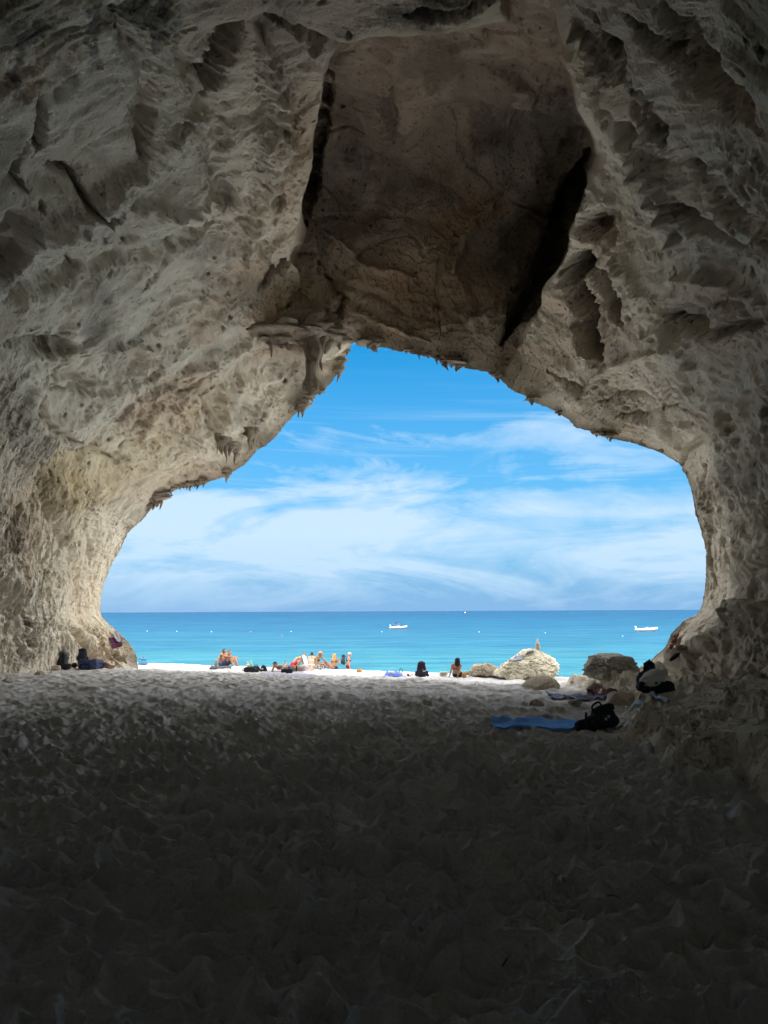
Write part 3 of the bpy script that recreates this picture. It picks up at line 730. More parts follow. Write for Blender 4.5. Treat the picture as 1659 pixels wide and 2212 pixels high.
    honey = zone([((430,890),(200,95),-25,1),((470,430),(75,110),20,.9),((430,700),(260,70),-15,.6),((90,745),(110,40),0,.9),((1540,480),(160,230),20,.6),((1600,1080),(110,260),0,1),((1500,850),(200,80),0,.6),((640,640),(60,70),0,.6),((1400,850),(180,50),5,.7),
                  ((1600,1450),(160,160),-30,.9),((1300,640),(70,150),-15,.5),((50,830),(80,110),0,.7),((300,760),(330,60),-10,.25),((1560,700),(150,70),0,.9),((60,400),(60,70),0,.8),((620,250),(60,160),10,.3),((1250,250),(50,110),-15,.8),((560,560),(110,60),-30,.8),((950,650),(200,90),5,.5)])
    flute = zone([((90,1250),(190,230),0,1),((230,1290),(60,180),0,1),((1590,1220),(120,250),0,.8),((1590,1480),(170,120),-30,.6),((60,1000),(120,120),0,.6)])
    honey = np.clip(honey + 0.12 * sstep(0.25, 0.5, perlin(q * .33 + 60)) * (1 - recm), 0, 1)
    a_h = honey > 0.02; a_f = flute > 0.02
    hp = np.zeros(len(d)); fp = np.zeros(len(d))
    if a_h.any():
        s = np.where(dist[a_h] < 14, 1.0, 0.8)[:, None].astype(np.float32)
        w1, w2, cid = worley(qf[a_h] * np.array([1.9, 3.9, 1.5], np.float32) * s + wv[a_h] * 1.5)
        v1, v2, cid2 = worley(qf[a_h] * np.array([4.2, 8.5, 3.0], np.float32) * s + 31)
        hp[a_h] = 0.17 * sstep(0.0, 0.40, w2 - w1) * (0.25 + 0.75 * cid) + 0.085 * sstep(0.0, 0.4, v2 - v1) * (0.2 + 0.8 * cid2)
    if a_f.any():
        qa = pp[a_f] + wv[a_f] * .6
        w1, w2, cid = worley(qa * np.array([3.6, 3.6, 1.15], np.float32))
        v1, v2, cid2 = worley(qa * np.array([7.5, 7.5, 3.4], np.float32) + 31)
        fp[a_f] = 0.17 * sstep(0.0, 0.42, w2 - w1) * (0.2 + 0.8 * cid) + 0.085 * sstep(0.0, 0.4, v2 - v1) * (0.2 + .8 * cid2)
    # sparse solution holes everywhere
    w1, w2, cid = worley(q * 1.35 + 77)
    holes = 0.30 * sstep(0.17, 0.05, w1 * (0.7 + .6 * cid)) * (cid > .35) * (1 - 0.6 * recm)
    small = (0.018 + .035 * roughz) * fbm(q * 3.1, 3) + 0.020 * ridged(qf * np.array([3, 9, 3]), 3)
    fineness = 0.42 + 0.58 * np.exp(-(rowpx.ravel() / 520.0) ** 2)
    honey = honey * fineness; small = small * (0.4 + 0.6 * fineness); holes = holes * (.5 + .5 * fineness)
    tot = disp * 1.15 + facet * fz - big + bed * (1 - 0.4 * recm) + hp * honey + fp * flute + holes + small - 0.04
    lipfade = 0.25 + 0.75 * sstep(0, 60, rowpx.ravel())
    pos2 = pos + nn * (tot * near * lipfade * np.clip(dist / 12, .35, 1))[:, None]
    G2 = pos2.reshape(NR, NTH, 3).copy()
    # faces seen edge-on: calm the relief there so that it does not tear into fins
    ga = np.abs((nr * d).sum(1)).reshape(NR, NTH)
    wsm = sstep(.28, .09, ga) * (1 - .65 * np.exp(-(rowpx / 300.0) ** 2)); wsm[:5] = 0; wsm[-40:] = 0
    for _ in range(3):
        wsm[1:-1, 1:-1] = np.maximum(wsm[1:-1, 1:-1], .9 * (wsm[:-2, 1:-1] + wsm[2:, 1:-1] + wsm[1:-1, :-2] + wsm[1:-1, 2:]) / 4)
    for _ in range(12):
        av = (G2[:-2, 1:-1] + G2[2:, 1:-1] + G2[1:-1, :-2] + G2[1:-1, 2:]) / 4
        G2[1:-1, 1:-1] += (av - G2[1:-1, 1:-1]) * (.85 * wsm[1:-1, 1:-1])[..., None]
    V = G2.reshape(-1, 3)
    # outer cliff face: rings that run outwards from the lip, away over the cave roof
    lip = G2[0]
    cen = np.array([0.0, 27.0, -1.0])
    rad = lip - cen; rad[:, 1] = 0; rad /= np.linalg.norm(rad, axis=1)[:, None]
    rings = []
    for ro, fo in ((30, -12), (20, -7), (13, -3.8), (8, -1.8), (5, -.8), (3, -.15), (1.8, .2), (1.0, .35), (0.5, .36), (0.2, .25), (0.06, .10)):
        ex = 2.2 * np.exp(-((lip[:, 0] - 4.5) / 3.2) ** 2) * float(sstep(1.5, 5, ro)) * float(sstep(25, 14, ro)) * (lip[:, 2] > 3)
        p = lip + rad * ro + np.array([0, fo, 0]); p[:, 1] += ex
        nz = perlin(p.astype(np.float32) * (0.6 if ro < 4 else .25))
        p = p + rad * (nz * min(ro * .3, 1.6))[:, None]
        if ro > .9:                                  # keep the outer face outside the cave wall
            v = p - EYE; dd = np.linalg.norm(v, axis=1); q_ = v / dd[:, None]; cc = v @ CMn
            fz = np.maximum(-cc[:, 2], .2); qx = 829.5 + cc[:, 0] / fz * F; qy = 1106 - cc[:, 1] / fz * F
            inside = (cc[:, 2] < -1) & (qy > -900)
            lim = lobe_f(q_); mr = sstep(14, -6, poly_sdf(qx, qy, RECPOLY)) * inside
            lim = np.maximum(lim, np.where(mr > .02, rec_f(q_), 0)) + min(1.1, .3 + .25 * ro) + 3.2 * np.exp(-(line_dist(qx, qy, SLOT)[0] / 60) ** 2) * inside
            p = EYE + q_ * np.where(v[:, 1] > 2, np.maximum(dd, np.minimum(lim, 60)), dd)[:, None]
        rings.append(p)
    VV = np.concatenate([np.concatenate(rings), V]); NO = len(rings)
    fc = grid_faces(NR + NO, NTH)
    o = mesh_obj('cave_rock', VV, fc, None)
    pad = np.zeros(NO * NTH)
    for nm, arr in (('stain_shade', stain_shade), ('ochre', ochre), ('warm', warm), ('pale', pale), ('dark', dark)):
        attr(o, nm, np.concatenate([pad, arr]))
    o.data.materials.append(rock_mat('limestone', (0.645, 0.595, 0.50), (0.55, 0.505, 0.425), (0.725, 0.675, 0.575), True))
    tag(o, 'eroded limestone sea cave with a wide arched mouth', None, None, 'structure')
    return o, VV, fc
import time
_t = time.time()
sand = build_sand(); print('sand', time.time() - _t)
sea = build_sea()
cave, CV, CF = build_cave(); print('cave', time.time() - _t)

def build_shelf():
    azs = np.concatenate([np.linspace(R(3), R(31), 520), np.linspace(R(31.3), R(150), 60)])
    rr = np.geomspace(2.2, 36, 560)
    A, RR = np.meshgrid(azs, rr, indexing='ij'); x = (RR * np.sin(A)).ravel(); y = (RR * np.cos(A)).ravel()
    z = shelf_h(x, y); s = poly_side_dist(x, y, _edge)
    f = grid_faces(len(azs), len(rr))[:, ::-1]
    f = f[(s[f] > -0.9).any(1)]
    used = np.unique(f); m = np.full(len(x), -1); m[used] = np.arange(len(used))
    o = mesh_obj('rock_shelf', np.stack([x, y, z], -1)[used], m[f].astype(np.int32), rock_mat('shelf_rock', (0.62, 0.575, 0.49), (0.53, 0.49, 0.42), (0.70, 0.65, 0.56), False, 1.4))
    tag(o, 'low worn rock shelf along the right wall', None, None, 'structure')
    return o
shelf = build_shelf(); print('shelf', time.time() - _t)
bpy.context.view_layer.update()
DG = bpy.context.evaluated_depsgraph_get()
TREES = [BVHTree.FromObject(o_, DG) for o_ in (sand, shelf, cave)]
def cast(o_, d_):
    best = None
    for tr in TREES:
        r_ = tr.ray_cast(o_, d_)
        if r_[0] is not None and (best is None or r_[3] < best[3]): best = r_
    return best
def hit(px, py):
    d = Vector(ray(px, py)).normalized()
    r_ = cast(Vector(EYE), d)
    if r_ is None or r_[0].y > 60: return at(px, py), Vector((0, 0, 1))
    n = r_[1]
    if n.dot(d) > 0: n = -n
    return r_[0], n
def drop(x, y, z0=None):
    z0 = gz(x, y) + 1.2 if z0 is None else z0
    r_ = cast(Vector((x, y, z0)), Vector((0, 0, -1)))
    return r_[0] if r_ else Vector((x, y, gz(x, y)))
def base(px, py):
    p, n = hit(px, py); return drop(p.x, p.y, p.z + .35)

# ------------------------------------------------------------------ stalactites, parts of the cave
STAL = [(674,735,855,15,25.6,1),(658,720,818,12,25.5,0),(693,730,812,12,25.8,0),(682,715,800,17,25.5,0),(646,728,776,15,25.4,0),(622,722,800,9,25.3,0),(632,716,760,17,25.3,0),(709,730,778,13,26,0),(722,736,764,8,26.2,0),(604,722,758,15,25.2,0),(588,728,782,6,25.2,0),(664,700,770,24,25.6,0),(735,738,756,9,26.3,0),(576,735,752,9,25.2,0),
 (803,742,770,10,0,0),(796,742,763,6,0,0),(812,744,765,6,0,0),(778,737,753,3,0,0),(748,760,780,4,0,0),(731,802,829,4.5,0,0),(738,780,800,4,0,0),(955,778,798,4,0,0),(964,780,801,4.5,0,0),(976,783,803,5,0,0),(988,786,807,6,0,0),(944,775,790,3,0,0),(905,766,776,3,0,0),(880,758,768,3,0,0),(925,769,779,3,0,0),
 (1302,938,951,5,0,0),(1320,943,955,5,0,0),(1312,942,950,3,0,0),(1288,937,946,3,0,0),(644,886,906,3,0,0),(652,878,902,3.5,0,0),(660,872,890,3,0,0),(690,846,862,4,0,0),(672,858,872,3,0,0),(490,1024,1044,5,0,0),
 (370,1056,1077,3.5,0,0),(383,1050,1064,3,0,0),(390,1050,1068,3,0,0),(397,1048,1065,3,0,0),(404,1048,1069,3.5,0,0),(412,1046,1067,3,0,0),(420,1045,1063,3,0,0),(427,1044,1061,2.5,0,0),(440,1040,1053,3,0,0),
 (330,1086,1111,6,0,0),(340,1076,1105,7,0,0),(348,1072,1099,5,0,0),(322,1094,1113,5,0,0),(480,956,1001,5,29.0,0),(489,962,1007,5,29.1,0),(498,966,1013,6,29.2,0),(507,970,1016,5,29.4,0),(540,940,972,4,29.6,0),(549,936,969,4,29.7,0),(470,950,985,4,28.9,0),
 (1075,812,826,4,0,0),(1150,864,876,4,0,0),(1210,892,903,4,0,0),(1430,974,984,3,0,0)]
stal_m = rock_mat('dripstone', (0.33, 0.275, 0.215), (0.24, 0.195, 0.155), (0.45, 0.40, 0.32), False, 2.0)
_lx = np.array([l[0] for l in LIP], float); _ly = np.array([l[1] for l in LIP], float)
def stalactite(px, y0, y1, hw, D, bulb, seed):
    if not D:
        k = np.argmin((_lx - px) ** 2 + (_ly - (y0 + y1) / 2) ** 2); D = LIP[k][2] - 0.12
    top = at_depth(px, y0, D); tip = at_depth(px, y1, D); m = D / F
    H = np.linalg.norm(top - tip); r0 = hw * m
    NZ, NA = 22, 14
    zs = np.linspace(-0.45, 1, NZ); V = []
    for i, t in enumerate(zs):
        tt = max(t, 0)
        r = r0 * ((1 - tt) ** 0.9 * 0.9 + 0.10 + .9 * max(0, .22 - tt) / .22 + (1.0 if t < 0 else 0) * .3)
        if bulb: r = r0 * (0.95 - 0.35 * tt + 0.45 * math.exp(-((tt - .86) / .13) ** 2)) * (1 if tt < .93 else max(0.12, (1 - tt) / .07))
        for a in range(NA):
            an = 2 * math.pi * a / NA
            V.append((math.cos(an) * r, math.sin(an) * r * .8, -t * H))
    V = np.array(V)
    k = 0.5 / max(r0, .03)
    n = perlin((V * np.array([k * 2, k * 2, 1.2 / max(H, .2) * 2]) + seed * 7.3).astype(np.float32)) * .45 + perlin((V * np.array([k * 4, k * 4, 5 / max(H, .2)]) + seed).astype(np.float32)) * .25
    V[:, :2] *= (1 + 1.3 * n)[:, None]
    V[:, 0] += perlin(np.stack([V[:, 2] * 1.5 / H, np.full(len(V), seed * 1.7), np.zeros(len(V))], 1).astype(np.float32)) * r0 * .8
    fc = [[i * NA + a, (i + 1) * NA + a, (i + 1) * NA + (a + 1) % NA, i * NA + (a + 1) % NA] for i in range(NZ - 1) for a in range(NA)]
    fc.append([(NZ - 1) * NA + a for a in range(NA)]); fc.append([a for a in reversed(range(NA))])
    mesh_obj('stalactite', V + top, fc, stal_m, cave)
for i, s_ in enumerate(STAL):
    j1, j2 = (1, 1) if s_[5] else (random.uniform(.45, 1.15), random.uniform(.7, 1.9))
    stalactite(s_[0], s_[1], s_[1] + (s_[2] - s_[1]) * j1, s_[3] * j2, s_[4], s_[5], i + 1)

# ------------------------------------------------------------------ boulders and stones
def rock(name, w, d, h, seed, mat, sub=5, rough=0.22, flat=0.25, shape=None):
    bm = bmesh.new(); bmesh.ops.create_icosphere(bm, subdivisions=sub, radius=1.0)
    V = np.array([v.co[:] for v in bm.verts]); Fc = np.array([[v.index for v in f.verts] for f in bm.faces], np.int32); bm.free()
    p = V.astype(np.float32)
    n = fbm(p * 1.1 + seed * 3.1, 3) * rough + (ridged(p * 2.2 + seed, 4) - 1.2) * rough * .5 + fbm(p * 6 + seed, 4) * rough * .38
    V = V * (1 + n)[:, None]
    # planar facets
    r_ = np.random.default_rng(seed)
    for k in range(11 if sub > 5 else 7):
        nn = r_.normal(size=3); nn[2] = abs(nn[2]) * .8; nn /= np.linalg.norm(nn)
        dd = V @ nn; lim = 0.58 + .24 * r_.random(); V = V - nn * (np.maximum(dd - lim, 0) * (.95 if sub > 5 else .75))[:, None]
    if sub > 5:
        p2 = V.astype(np.float32); w1, w2, cc = worley(p2 * 2.6 + seed); v1, v2, c2 = worley(p2 * 6.5 + seed)
        V = V * (1 + .10 * (cc - .5) + .05 * (c2 - .5) - .07 * sstep(.10, 0, w2 - w1) - .045 * sstep(.25, .0, v1) + .03 * fbm(p2 * 12, 3))[:, None]
    V = V * np.array([w / 2, d / 2, h / (2 - flat * 1.0)])
    if shape: V = shape(V)
    zmin = -h * 0.35
    V[:, 2] = V[:, 2] + h - V[:, 2].max()
    return mesh_obj(name, V, Fc, mat)
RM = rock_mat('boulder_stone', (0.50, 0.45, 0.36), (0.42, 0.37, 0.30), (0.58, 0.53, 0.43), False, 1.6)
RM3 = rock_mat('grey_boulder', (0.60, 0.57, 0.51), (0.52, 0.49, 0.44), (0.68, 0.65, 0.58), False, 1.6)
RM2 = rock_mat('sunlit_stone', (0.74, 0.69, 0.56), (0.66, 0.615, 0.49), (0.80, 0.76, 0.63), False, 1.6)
def place_rock(px, py, wpx, hpx, depth, label, cat, seed, mat=RM, name='boulder', group=None, sink=0.0, **k):
    b = base(px, py); m = (b.y) / F
    o = rock(name, wpx * m, depth, hpx * m + sink, seed, mat, **k)
    o.location = (b.x, b.y + depth * .3, b.z - sink)
    return tag(o, label, cat, group)
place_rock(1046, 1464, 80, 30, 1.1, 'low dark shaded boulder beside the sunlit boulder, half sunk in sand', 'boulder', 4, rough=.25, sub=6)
def peak(V):
    w = V[:, 0].max(); t = np.clip(V[:, 0] / w, -1, 1); top = V[:, 2] > 0
    V = V.copy(); V[:, 2] *= np.where(top, 1 + .12 * np.cos(t * 2.2) - .42 * np.abs(t - .12) ** 1.3, 1)
    return V
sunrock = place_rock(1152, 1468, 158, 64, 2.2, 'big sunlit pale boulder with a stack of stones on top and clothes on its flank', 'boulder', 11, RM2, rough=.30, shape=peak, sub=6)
place_rock(1338, 1454, 134, 37, 2.0, 'grey boulder by the water beside the right cave wall', 'boulder', 17, RM3, rough=.34, sink=.25, sub=6)
place_rock(1178, 1489, 78, 25, 1.3, 'smooth brown rock hump rising from sand in front of the sunlit boulder', 'rock', 23, rough=.13, sink=.1, name='rock')
place_rock(1352, 1523, 76, 26, .8, 'brown rounded rock behind the black backpack', 'rock', 29, rough=.14, sink=.1, name='rock')
place_rock(1160, 1525, 35, 14, .26, 'brown loaf-shaped stone lying on sand above the blue towel', 'stone', 31, rough=.08, name='stone', sink=.02, sub=4)
place_rock(1245, 1525, 30, 13, .24, 'grey-green loaf-shaped stone on sand between blue and purple towels', 'stone', 37, rough=.08, name='stone', sink=.02, sub=4)
place_rock(1236, 1476, 9, 6, .1, 'small dark stone on the rock shelf above the patterned towel', 'stone', 41, name='stone', sub=3)
place_rock(11, 1474, 24, 11, .3, 'tan stone at foot of the left wall near the frame edge', 'stone', 43, rough=.1, name='stone', sink=.03, sub=4)
place_rock(84, 1458, 26, 8, .3, 'flat tan stone half buried in front of the grey rucksack', 'stone', 47, rough=.12, name='stone', sink=.03, sub=4)
place_rock(1290, 1490, 40, 14, .5, 'rounded shelf rock behind the patterned towel', 'rock', 53, rough=.12, name='rock', sink=.08)

def find_top(o, px, py, back=0.0):
    """highest point of an object under the sight line through a picture position"""
    d = Vector(ray(px, py)); bpy.context.view_layer.update()
    me = o.data; loc = o.location
    best = None
    for v in me.vertices:
        p = v.co + loc; t = p.y / d.y; q = Vector(EYE) + d * t
        if abs(q.x - p.x) < 0.05 and (best is None or p.z > best.z): best = p.copy()
    return best
stone_m = rock_mat('cairn_stone', (0.46, 0.42, 0.35), (0.38, 0.35, 0.30), (0.55, 0.51, 0.44), False, 5)
def cairn(p, sizes, labels, group, seed):
    z = p.z - .02
    r_ = np.random.default_rng(seed)
    for k, (w_, h_) in enumerate(sizes):
        o = rock('cairn_stone', w_, w_ * .85, h_ * 1.1, seed + k, stone_m, sub=3, rough=.08)
        o.location = (p.x + (r_.random() - .5) * w_ * .12, p.y, z); o.rotation_euler = (r_.normal() * .05, r_.normal() * .06, r_.random() * 3)
        tag(o, labels[k], 'stone', group); z += h_
pt = find_top(sunrock, 1163, 1400)
cairn(pt, [(.25,.085),(.22,.065),(.21,.065),(.18,.06),(.155,.055),(.12,.05),(.085,.04),(.05,.04)],
      ['lowest and widest stone of the cairn on the sunlit boulder'] + ['%s stone from the bottom of the cairn on the sunlit boulder' % k for k in ('second', 'third', 'fourth', 'fifth', 'sixth', 'seventh')] + ['tiny top stone of the cairn on the sunlit boulder'], 'stones stacked on the sunlit boulder', 60)
cairn(base(535, 1444), [(.26,.13),(.17,.11),(.09,.09)], ['lowest stone of the little pile beside the water bottle', 'middle stone of the little pile beside the water bottle', 'top stone of the little pile beside the water bottle'], 'stones piled beside the bottle', 80)
# ------------------------------------------------------------------ people
def capsule(V, Fc, a, b, ra, rb, na=14, nc=5, sq=None):
    a = np.array(a, float); b = np.array(b, float); d = b - a; L = np.linalg.norm(d)
    if L < 1e-5: d = np.array([0, 0, 1.0]); L = 1e-5
    z = d / L; x = np.cross(z, [0, 1, 0.01]) if abs(z[1]) < .9 else np.cross(z, [1, 0, 0]); x /= np.linalg.norm(x); y = np.cross(z, x)
    rings = []
    for k in range(nc): t = -math.pi / 2 + math.pi / 2 * (k + .35) / nc; rings.append((a + z * ra * math.sin(t), ra * math.cos(t)))
    for k in range(5): u = k / 4; rings.append((a + d * u, ra + (rb - ra) * u))
    for k in range(nc): t = math.pi / 2 * (k + .65) / nc; rings.append((b + z * rb * math.sin(t), rb * math.cos(t)))
    s = len(V)
    for c, r in rings:
        for i in range(na):
            t = 2 * math.pi * i / na; V.append(c + (x * math.cos(t) + y * math.sin(t)) * r)
    n = len(rings)
    for j in range(n - 1):
        for i in range(na):
            Fc.append([s + j * na + i, s + j * na + (i + 1) % na, s + (j + 1) * na + (i + 1) % na, s + (j + 1) * na + i])
    Fc.append([s + i for i in reversed(range(na))]); Fc.append([s + (n - 1) * na + i for i in range(na)])

def remeshed(V, Fc, voxel, smooth=4):
    """one continuous skin over overlapping limbs"""
    me = bpy.data.meshes.new('t'); me.from_pydata([tuple(v) for v in V], [], Fc); me.update()
    o = bpy.data.objects.new('t', me); COL.objects.link(o)
    m = o.modifiers.new('r', 'REMESH'); m.mode = 'VOXEL'; m.voxel_size = voxel
    s = o.modifiers.new('s', 'SMOOTH'); s.iterations = smooth; s.factor = 0.5
    bpy.context.view_layer.update()
    dg = bpy.context.evaluated_depsgraph_get(); ev = o.evaluated_get(dg); em = ev.to_mesh()
    n = len(em.vertices); co = np.empty(n * 3, np.float32); em.vertices.foreach_get('co', co); no = np.empty(n * 3, np.float32); em.vertices.foreach_get('normal', no)
    k = len(em.polygons); lv = np.empty(len(em.loops), np.int32); em.loops.foreach_get('vertex_index', lv)
    lt = np.empty(k, np.int32); em.polygons.foreach_get('loop_total', lt); ls = np.empty(k, np.int32); em.polygons.foreach_get('loop_start', ls)
    q = lv[(ls[:, None] + np.arange(4))[lt == 4]]
    ev.to_mesh_clear(); bpy.data.objects.remove(o); bpy.data.meshes.remove(me)
    return co.reshape(-1, 3).astype(float), no.reshape(-1, 3).astype(float), q

def N(v): v = np.array(v, float); return v / (np.linalg.norm(v) + 1e-9)
def lerp(a, b, t): return np.array(a) * (1 - t) + np.array(b) * t

def person(label, loc, J, rz=0.0, scale=1.0, skin_c=(0.40, 0.22, 0.14), fem=False, hair=('short', (0.03, 0.02, 0.015)), clothes=(), hands=True, fat=1.0, group=None):
    """J: joints in metres around the point where the body rests; x to the side, y away, z up. face: looking direction"""
    root = empty('person', loc, rz, label, 'person', group)
    J = {k: np.array(v, float) for k, v in J.items()}
    V, Fc, bones = [], [], []
    def cap(tagn, a, b, ra, rb): capsule(V, Fc, a, b, ra, rb); bones.append((tagn, np.array(a, float), np.array(b, float), (ra + rb) / 2))
    sh = N(J['shR'] - J['shL']); hp = N(J['hpR'] - J['hpL'])
    pel, chest, neck, head = J['pel'], J['chest'], J['neck'], J['head']
    f = N(J['face']); up = N(head - neck + np.array([0, 0, .02])); up = N(up - f * (up @ f)); side = np.cross(f, up)
    wd = .060 if fem else .075
    for s in (-1, 1):
        cap('torso', pel + hp * s * .06, chest + sh * s * wd, .092 * fat, (.095 if fem else .108) * fat)
        cap('torso', chest + sh * s * wd, lerp(J['shL' if s < 0 else 'shR'], neck, .35), .095 * fat, .058)
    cap('torso', pel, lerp(pel, chest, .55), .10 * fat, .095 * fat)
    cap('torso', J['shL'], J['shR'], .055, .055)
    cap('hip', J['hpL'], J['hpR'], (.108 if fem else .100) * fat, (.108 if fem else .100) * fat)
    if fem:
        fwd = N(np.cross(sh, N(neck - pel)));  fwd = fwd if fwd @ f > 0 else -fwd
        for s in (-1, 1): cap('bust', chest + sh * s * .065 + fwd * .06, chest + sh * s * .07 + fwd * .085, .055, .045)
    cap('neck', neck - up * .05, head - up * .05, .055, .048)
    cap('head', head + f * -.018 + up * .025, head + f * .012 + up * .02, .088, .082)
    cap('head', head + f * .03 - up * .035, head + f * .052 - up * .075, .060, .036)          # jaw and chin
    cap('head', head + f * .088 + up * .012, head + f * .104 - up * .016, .010, .015)         # nose
    cap('head', head + f * .078 + up * .03 - side * .03, head + f * .078 + up * .03 + side * .03, .014, .014)   # brow
    cap('head', head + f * .082 - up * .046 - side * .015, head + f * .082 - up * .046 + side * .015, .010, .010)  # lips
    for s in (-1, 1): cap('head', head + side * s * .084 + up * .015 - f * .01, head + side * s * .088 - up * .02 - f * .005, .016, .011)
    for L in 'LR':
        S_, E_, W_ = J['sh' + L], J['el' + L], J['wr' + L]
        k = .88 if fem else 1.0
        cap('arm' + L, S_, lerp(S_, E_, .45), .056 * k, .047 * k); cap('arm' + L, lerp(S_, E_, .45), E_, .047 * k, .038 * k)
        cap('fore' + L, E_, lerp(E_, W_, .35), .038 * k, .040 * k); cap('fore' + L, lerp(E_, W_, .35), W_, .040 * k, .027 * k)
        d = N(J.get('hd' + L, W_ - E_)); pn = N(J.get('pn' + L, np.cross(d, [0.3, 1, .2]))); ax = np.cross(d, pn)
        cap('hand' + L, W_ + d * .02, W_ + d * .075, .026, .030)
        cap('hand' + L, W_ + d * .055 - ax * .018, W_ + d * .06 + ax * .022, .021, .021)
        for i, ln in enumerate((.062, .072, .068, .052)):
            o_ = (i - 1.5) * .0195; b0 = W_ + d * .085 + ax * o_; b1 = b0 + d * ln * .55 + pn * ln * .1; b2 = b1 + d * ln * .4 + pn * ln * .35
            cap('hand' + L, b0, b1, .0105, .010); cap('hand' + L, b1, b2, .010, .009)
        t0 = W_ + d * .035 - ax * .03; t1 = t0 + d * .03 - ax * .028 + pn * .012; t2 = t1 + d * .03 - ax * .006 + pn * .012
        cap('hand' + L, t0, t1, .013, .012); cap('hand' + L, t1, t2, .012, .010)
        Hh, K, A, T = J['hp' + L], J['kn' + L], J['an' + L], J['to' + L]
        g = (1.03 if fem else 1.0) * fat
        cap('thigh' + L, Hh, lerp(Hh, K, .5), .090 * g, .074 * g); cap('thigh' + L, lerp(Hh, K, .5), K, .074 * g, .055)
        cap('shin' + L, K, lerp(K, A, .33), .054, .056); cap('shin' + L, lerp(K, A, .33), A, .056, .037)
        fd = N(T - A); cap('foot' + L, A - fd * .03 + np.array([0, 0, -.012]), lerp(A, T, .55), .038, .034); cap('foot' + L, lerp(A, T, .5), T, .036, .026)
    co, no, q = remeshed(V, Fc, .0105)
    body = mesh_obj('body', co, q, skin(skin_c), root)
    fcn = co[q].mean(1); fn = no[q].mean(1)
    # nearest bone of every face, with the position along it
    bd = np.full(len(fcn), 9.0); bt = np.zeros(len(fcn)); bi = np.zeros(len(fcn), int)
    seg = {}
    for i, (tn, a, b, r) in enumerate(bones):
        d = b - a; t = np.clip(((fcn - a) @ d) / (d @ d + 1e-9), 0, 1); dd = np.linalg.norm(fcn - a - t[:, None] * d, axis=1) - r
        m = dd < bd; bd = np.where(m, dd, bd); bi = np.where(m, i, bi)
    tn = np.array([b[0] for b in bones])[bi]
    tors = N(neck - pel); ht = (fcn - pel) @ tors / np.linalg.norm(neck - pel)          # 0 pelvis, 1 neck
    def along(L):
        a, b = J['hp' + L], J['kn' + L]; d = b - a; return ((fcn - a) @ d) / (d @ d)
    def shell(name, sel, mat, off, parent=root):
        fq = q[sel]
        if len(fq) == 0: return None
        u = np.unique(fq); mp = np.full(len(co), -1); mp[u] = np.arange(len(u))
        wob = 1 + .5 * perlin((co[u] * 22).astype(np.float32))
        top = co[u] + no[u] * (off * wob)[:, None]; bot = co[u] - no[u] * .004
        ff = mp[fq]; e = {}
        for p in ff:
            for i in range(4):
                a, b = p[i], p[(i + 1) % 4]; e[(a, b)] = 1
        n = len(u); sides = [[b, a, a + n, b + n] for (a, b) in e if (b, a) not in e]
        allf = ff.tolist() + (ff[:, ::-1] + n).tolist() + sides
        return mesh_obj(name, np.concatenate([top, bot]), allf, mat, parent)
    for cname, kind, mat, *arg in clothes:
        thL, thR = (tn == 'thighL'), (tn == 'thighR'); tor = (tn == 'torso') | (tn == 'bust')
        if kind == 'shorts':
            k = arg[0] if arg else .6
            sel = (tn == 'hip') | (thL & (along('L') < k)) | (thR & (along('R') < k)) | (tor & (ht < .17))
            shell(cname, sel, mat, .016)
        elif kind == 'briefs':
            sel = ((tn == 'hip') & (ht > -.22)) | (tor & (ht < .10)) | (thL & (along('L') < .14)) | (thR & (along('R') < .14))
            shell(cname, sel, mat, .008)
        elif kind == 'top':
            sel = tor & (np.abs(ht - .60) < .055) | ((tn == 'bust') & (np.abs(ht - .58) < .14))
            shell(cname, sel, mat, .008)
        elif kind == 'shirt':
            sel = (tor & (ht > -.02) & (ht < .97)) | ((tn == 'armL') | (tn == 'armR'))
            shell(cname, sel, mat, .014)
    if hair:
        kind, hc, *extra = hair
        hm = cloth(hc, 'hair', 0.6, .35, 60)
        rel = fcn - head; fr = rel @ f; ur = rel @ up; sr = np.abs(rel @ side)
        hd = (tn == 'head') & (ur > -.07)
        sel = hd & ((fr < .01 + .9 * np.maximum(ur - .03, 0)) | (ur > .078)) & ~((sr > .085) & (ur < .03) & (ur > -.04))
        if kind != 'bald': shell('hair', sel, hm, .010 if kind == 'short' else .016)
        if kind == 'long':
            hv, hf = [], []; ln = extra[0] if extra else .3; sw = np.array(extra[1]) if len(extra) > 1 else np.zeros(3)
            for i in range(9):
                u = (i - 4) / 4; st = head + side * u * .082 - f * (.075 * math.sqrt(max(0, 1 - u * u * .8))) + up * .02
                mid = st + np.array([0, 0, -ln * .5]) - f * .02 + side * u * .012 + sw * .5
                en = st + np.array([0, 0, -ln * (1 - .25 * abs(u) + .12 * math.sin(i * 2.3))]) - f * .005 + side * u * .01 + sw
                capsule(hv, hf, st, mid, .026, .026, 8, 3); capsule(hv, hf, mid, en, .026, .008, 8, 3)
            c2, n2_, q2 = remeshed(hv, hf, .010, 2); mesh_obj('hair', c2, q2, hm, root)
        if kind == 'bun':
            hv, hf = [], []; capsule(hv, hf, head - f * .095 + up * .02, head - f * .12 - up * .01, .045, .03); c2, n2_, q2 = remeshed(hv, hf, .009, 2); mesh_obj('hair', c2, q2, hm, root)
    for s in (-1, 1):
        ev, ef = [], []
        capsule(ev, ef, head + f * .0815 + up * .012 + side * s * .031, head + f * .083 + up * .012 + side * s * .031, .0095, .0095, 8, 3)
        mesh_obj('eye', ev, ef, plain((0.03, 0.02, 0.015), 'eye', .2), root)
    if scale != 1: root.scale = (scale,) * 3
    return root

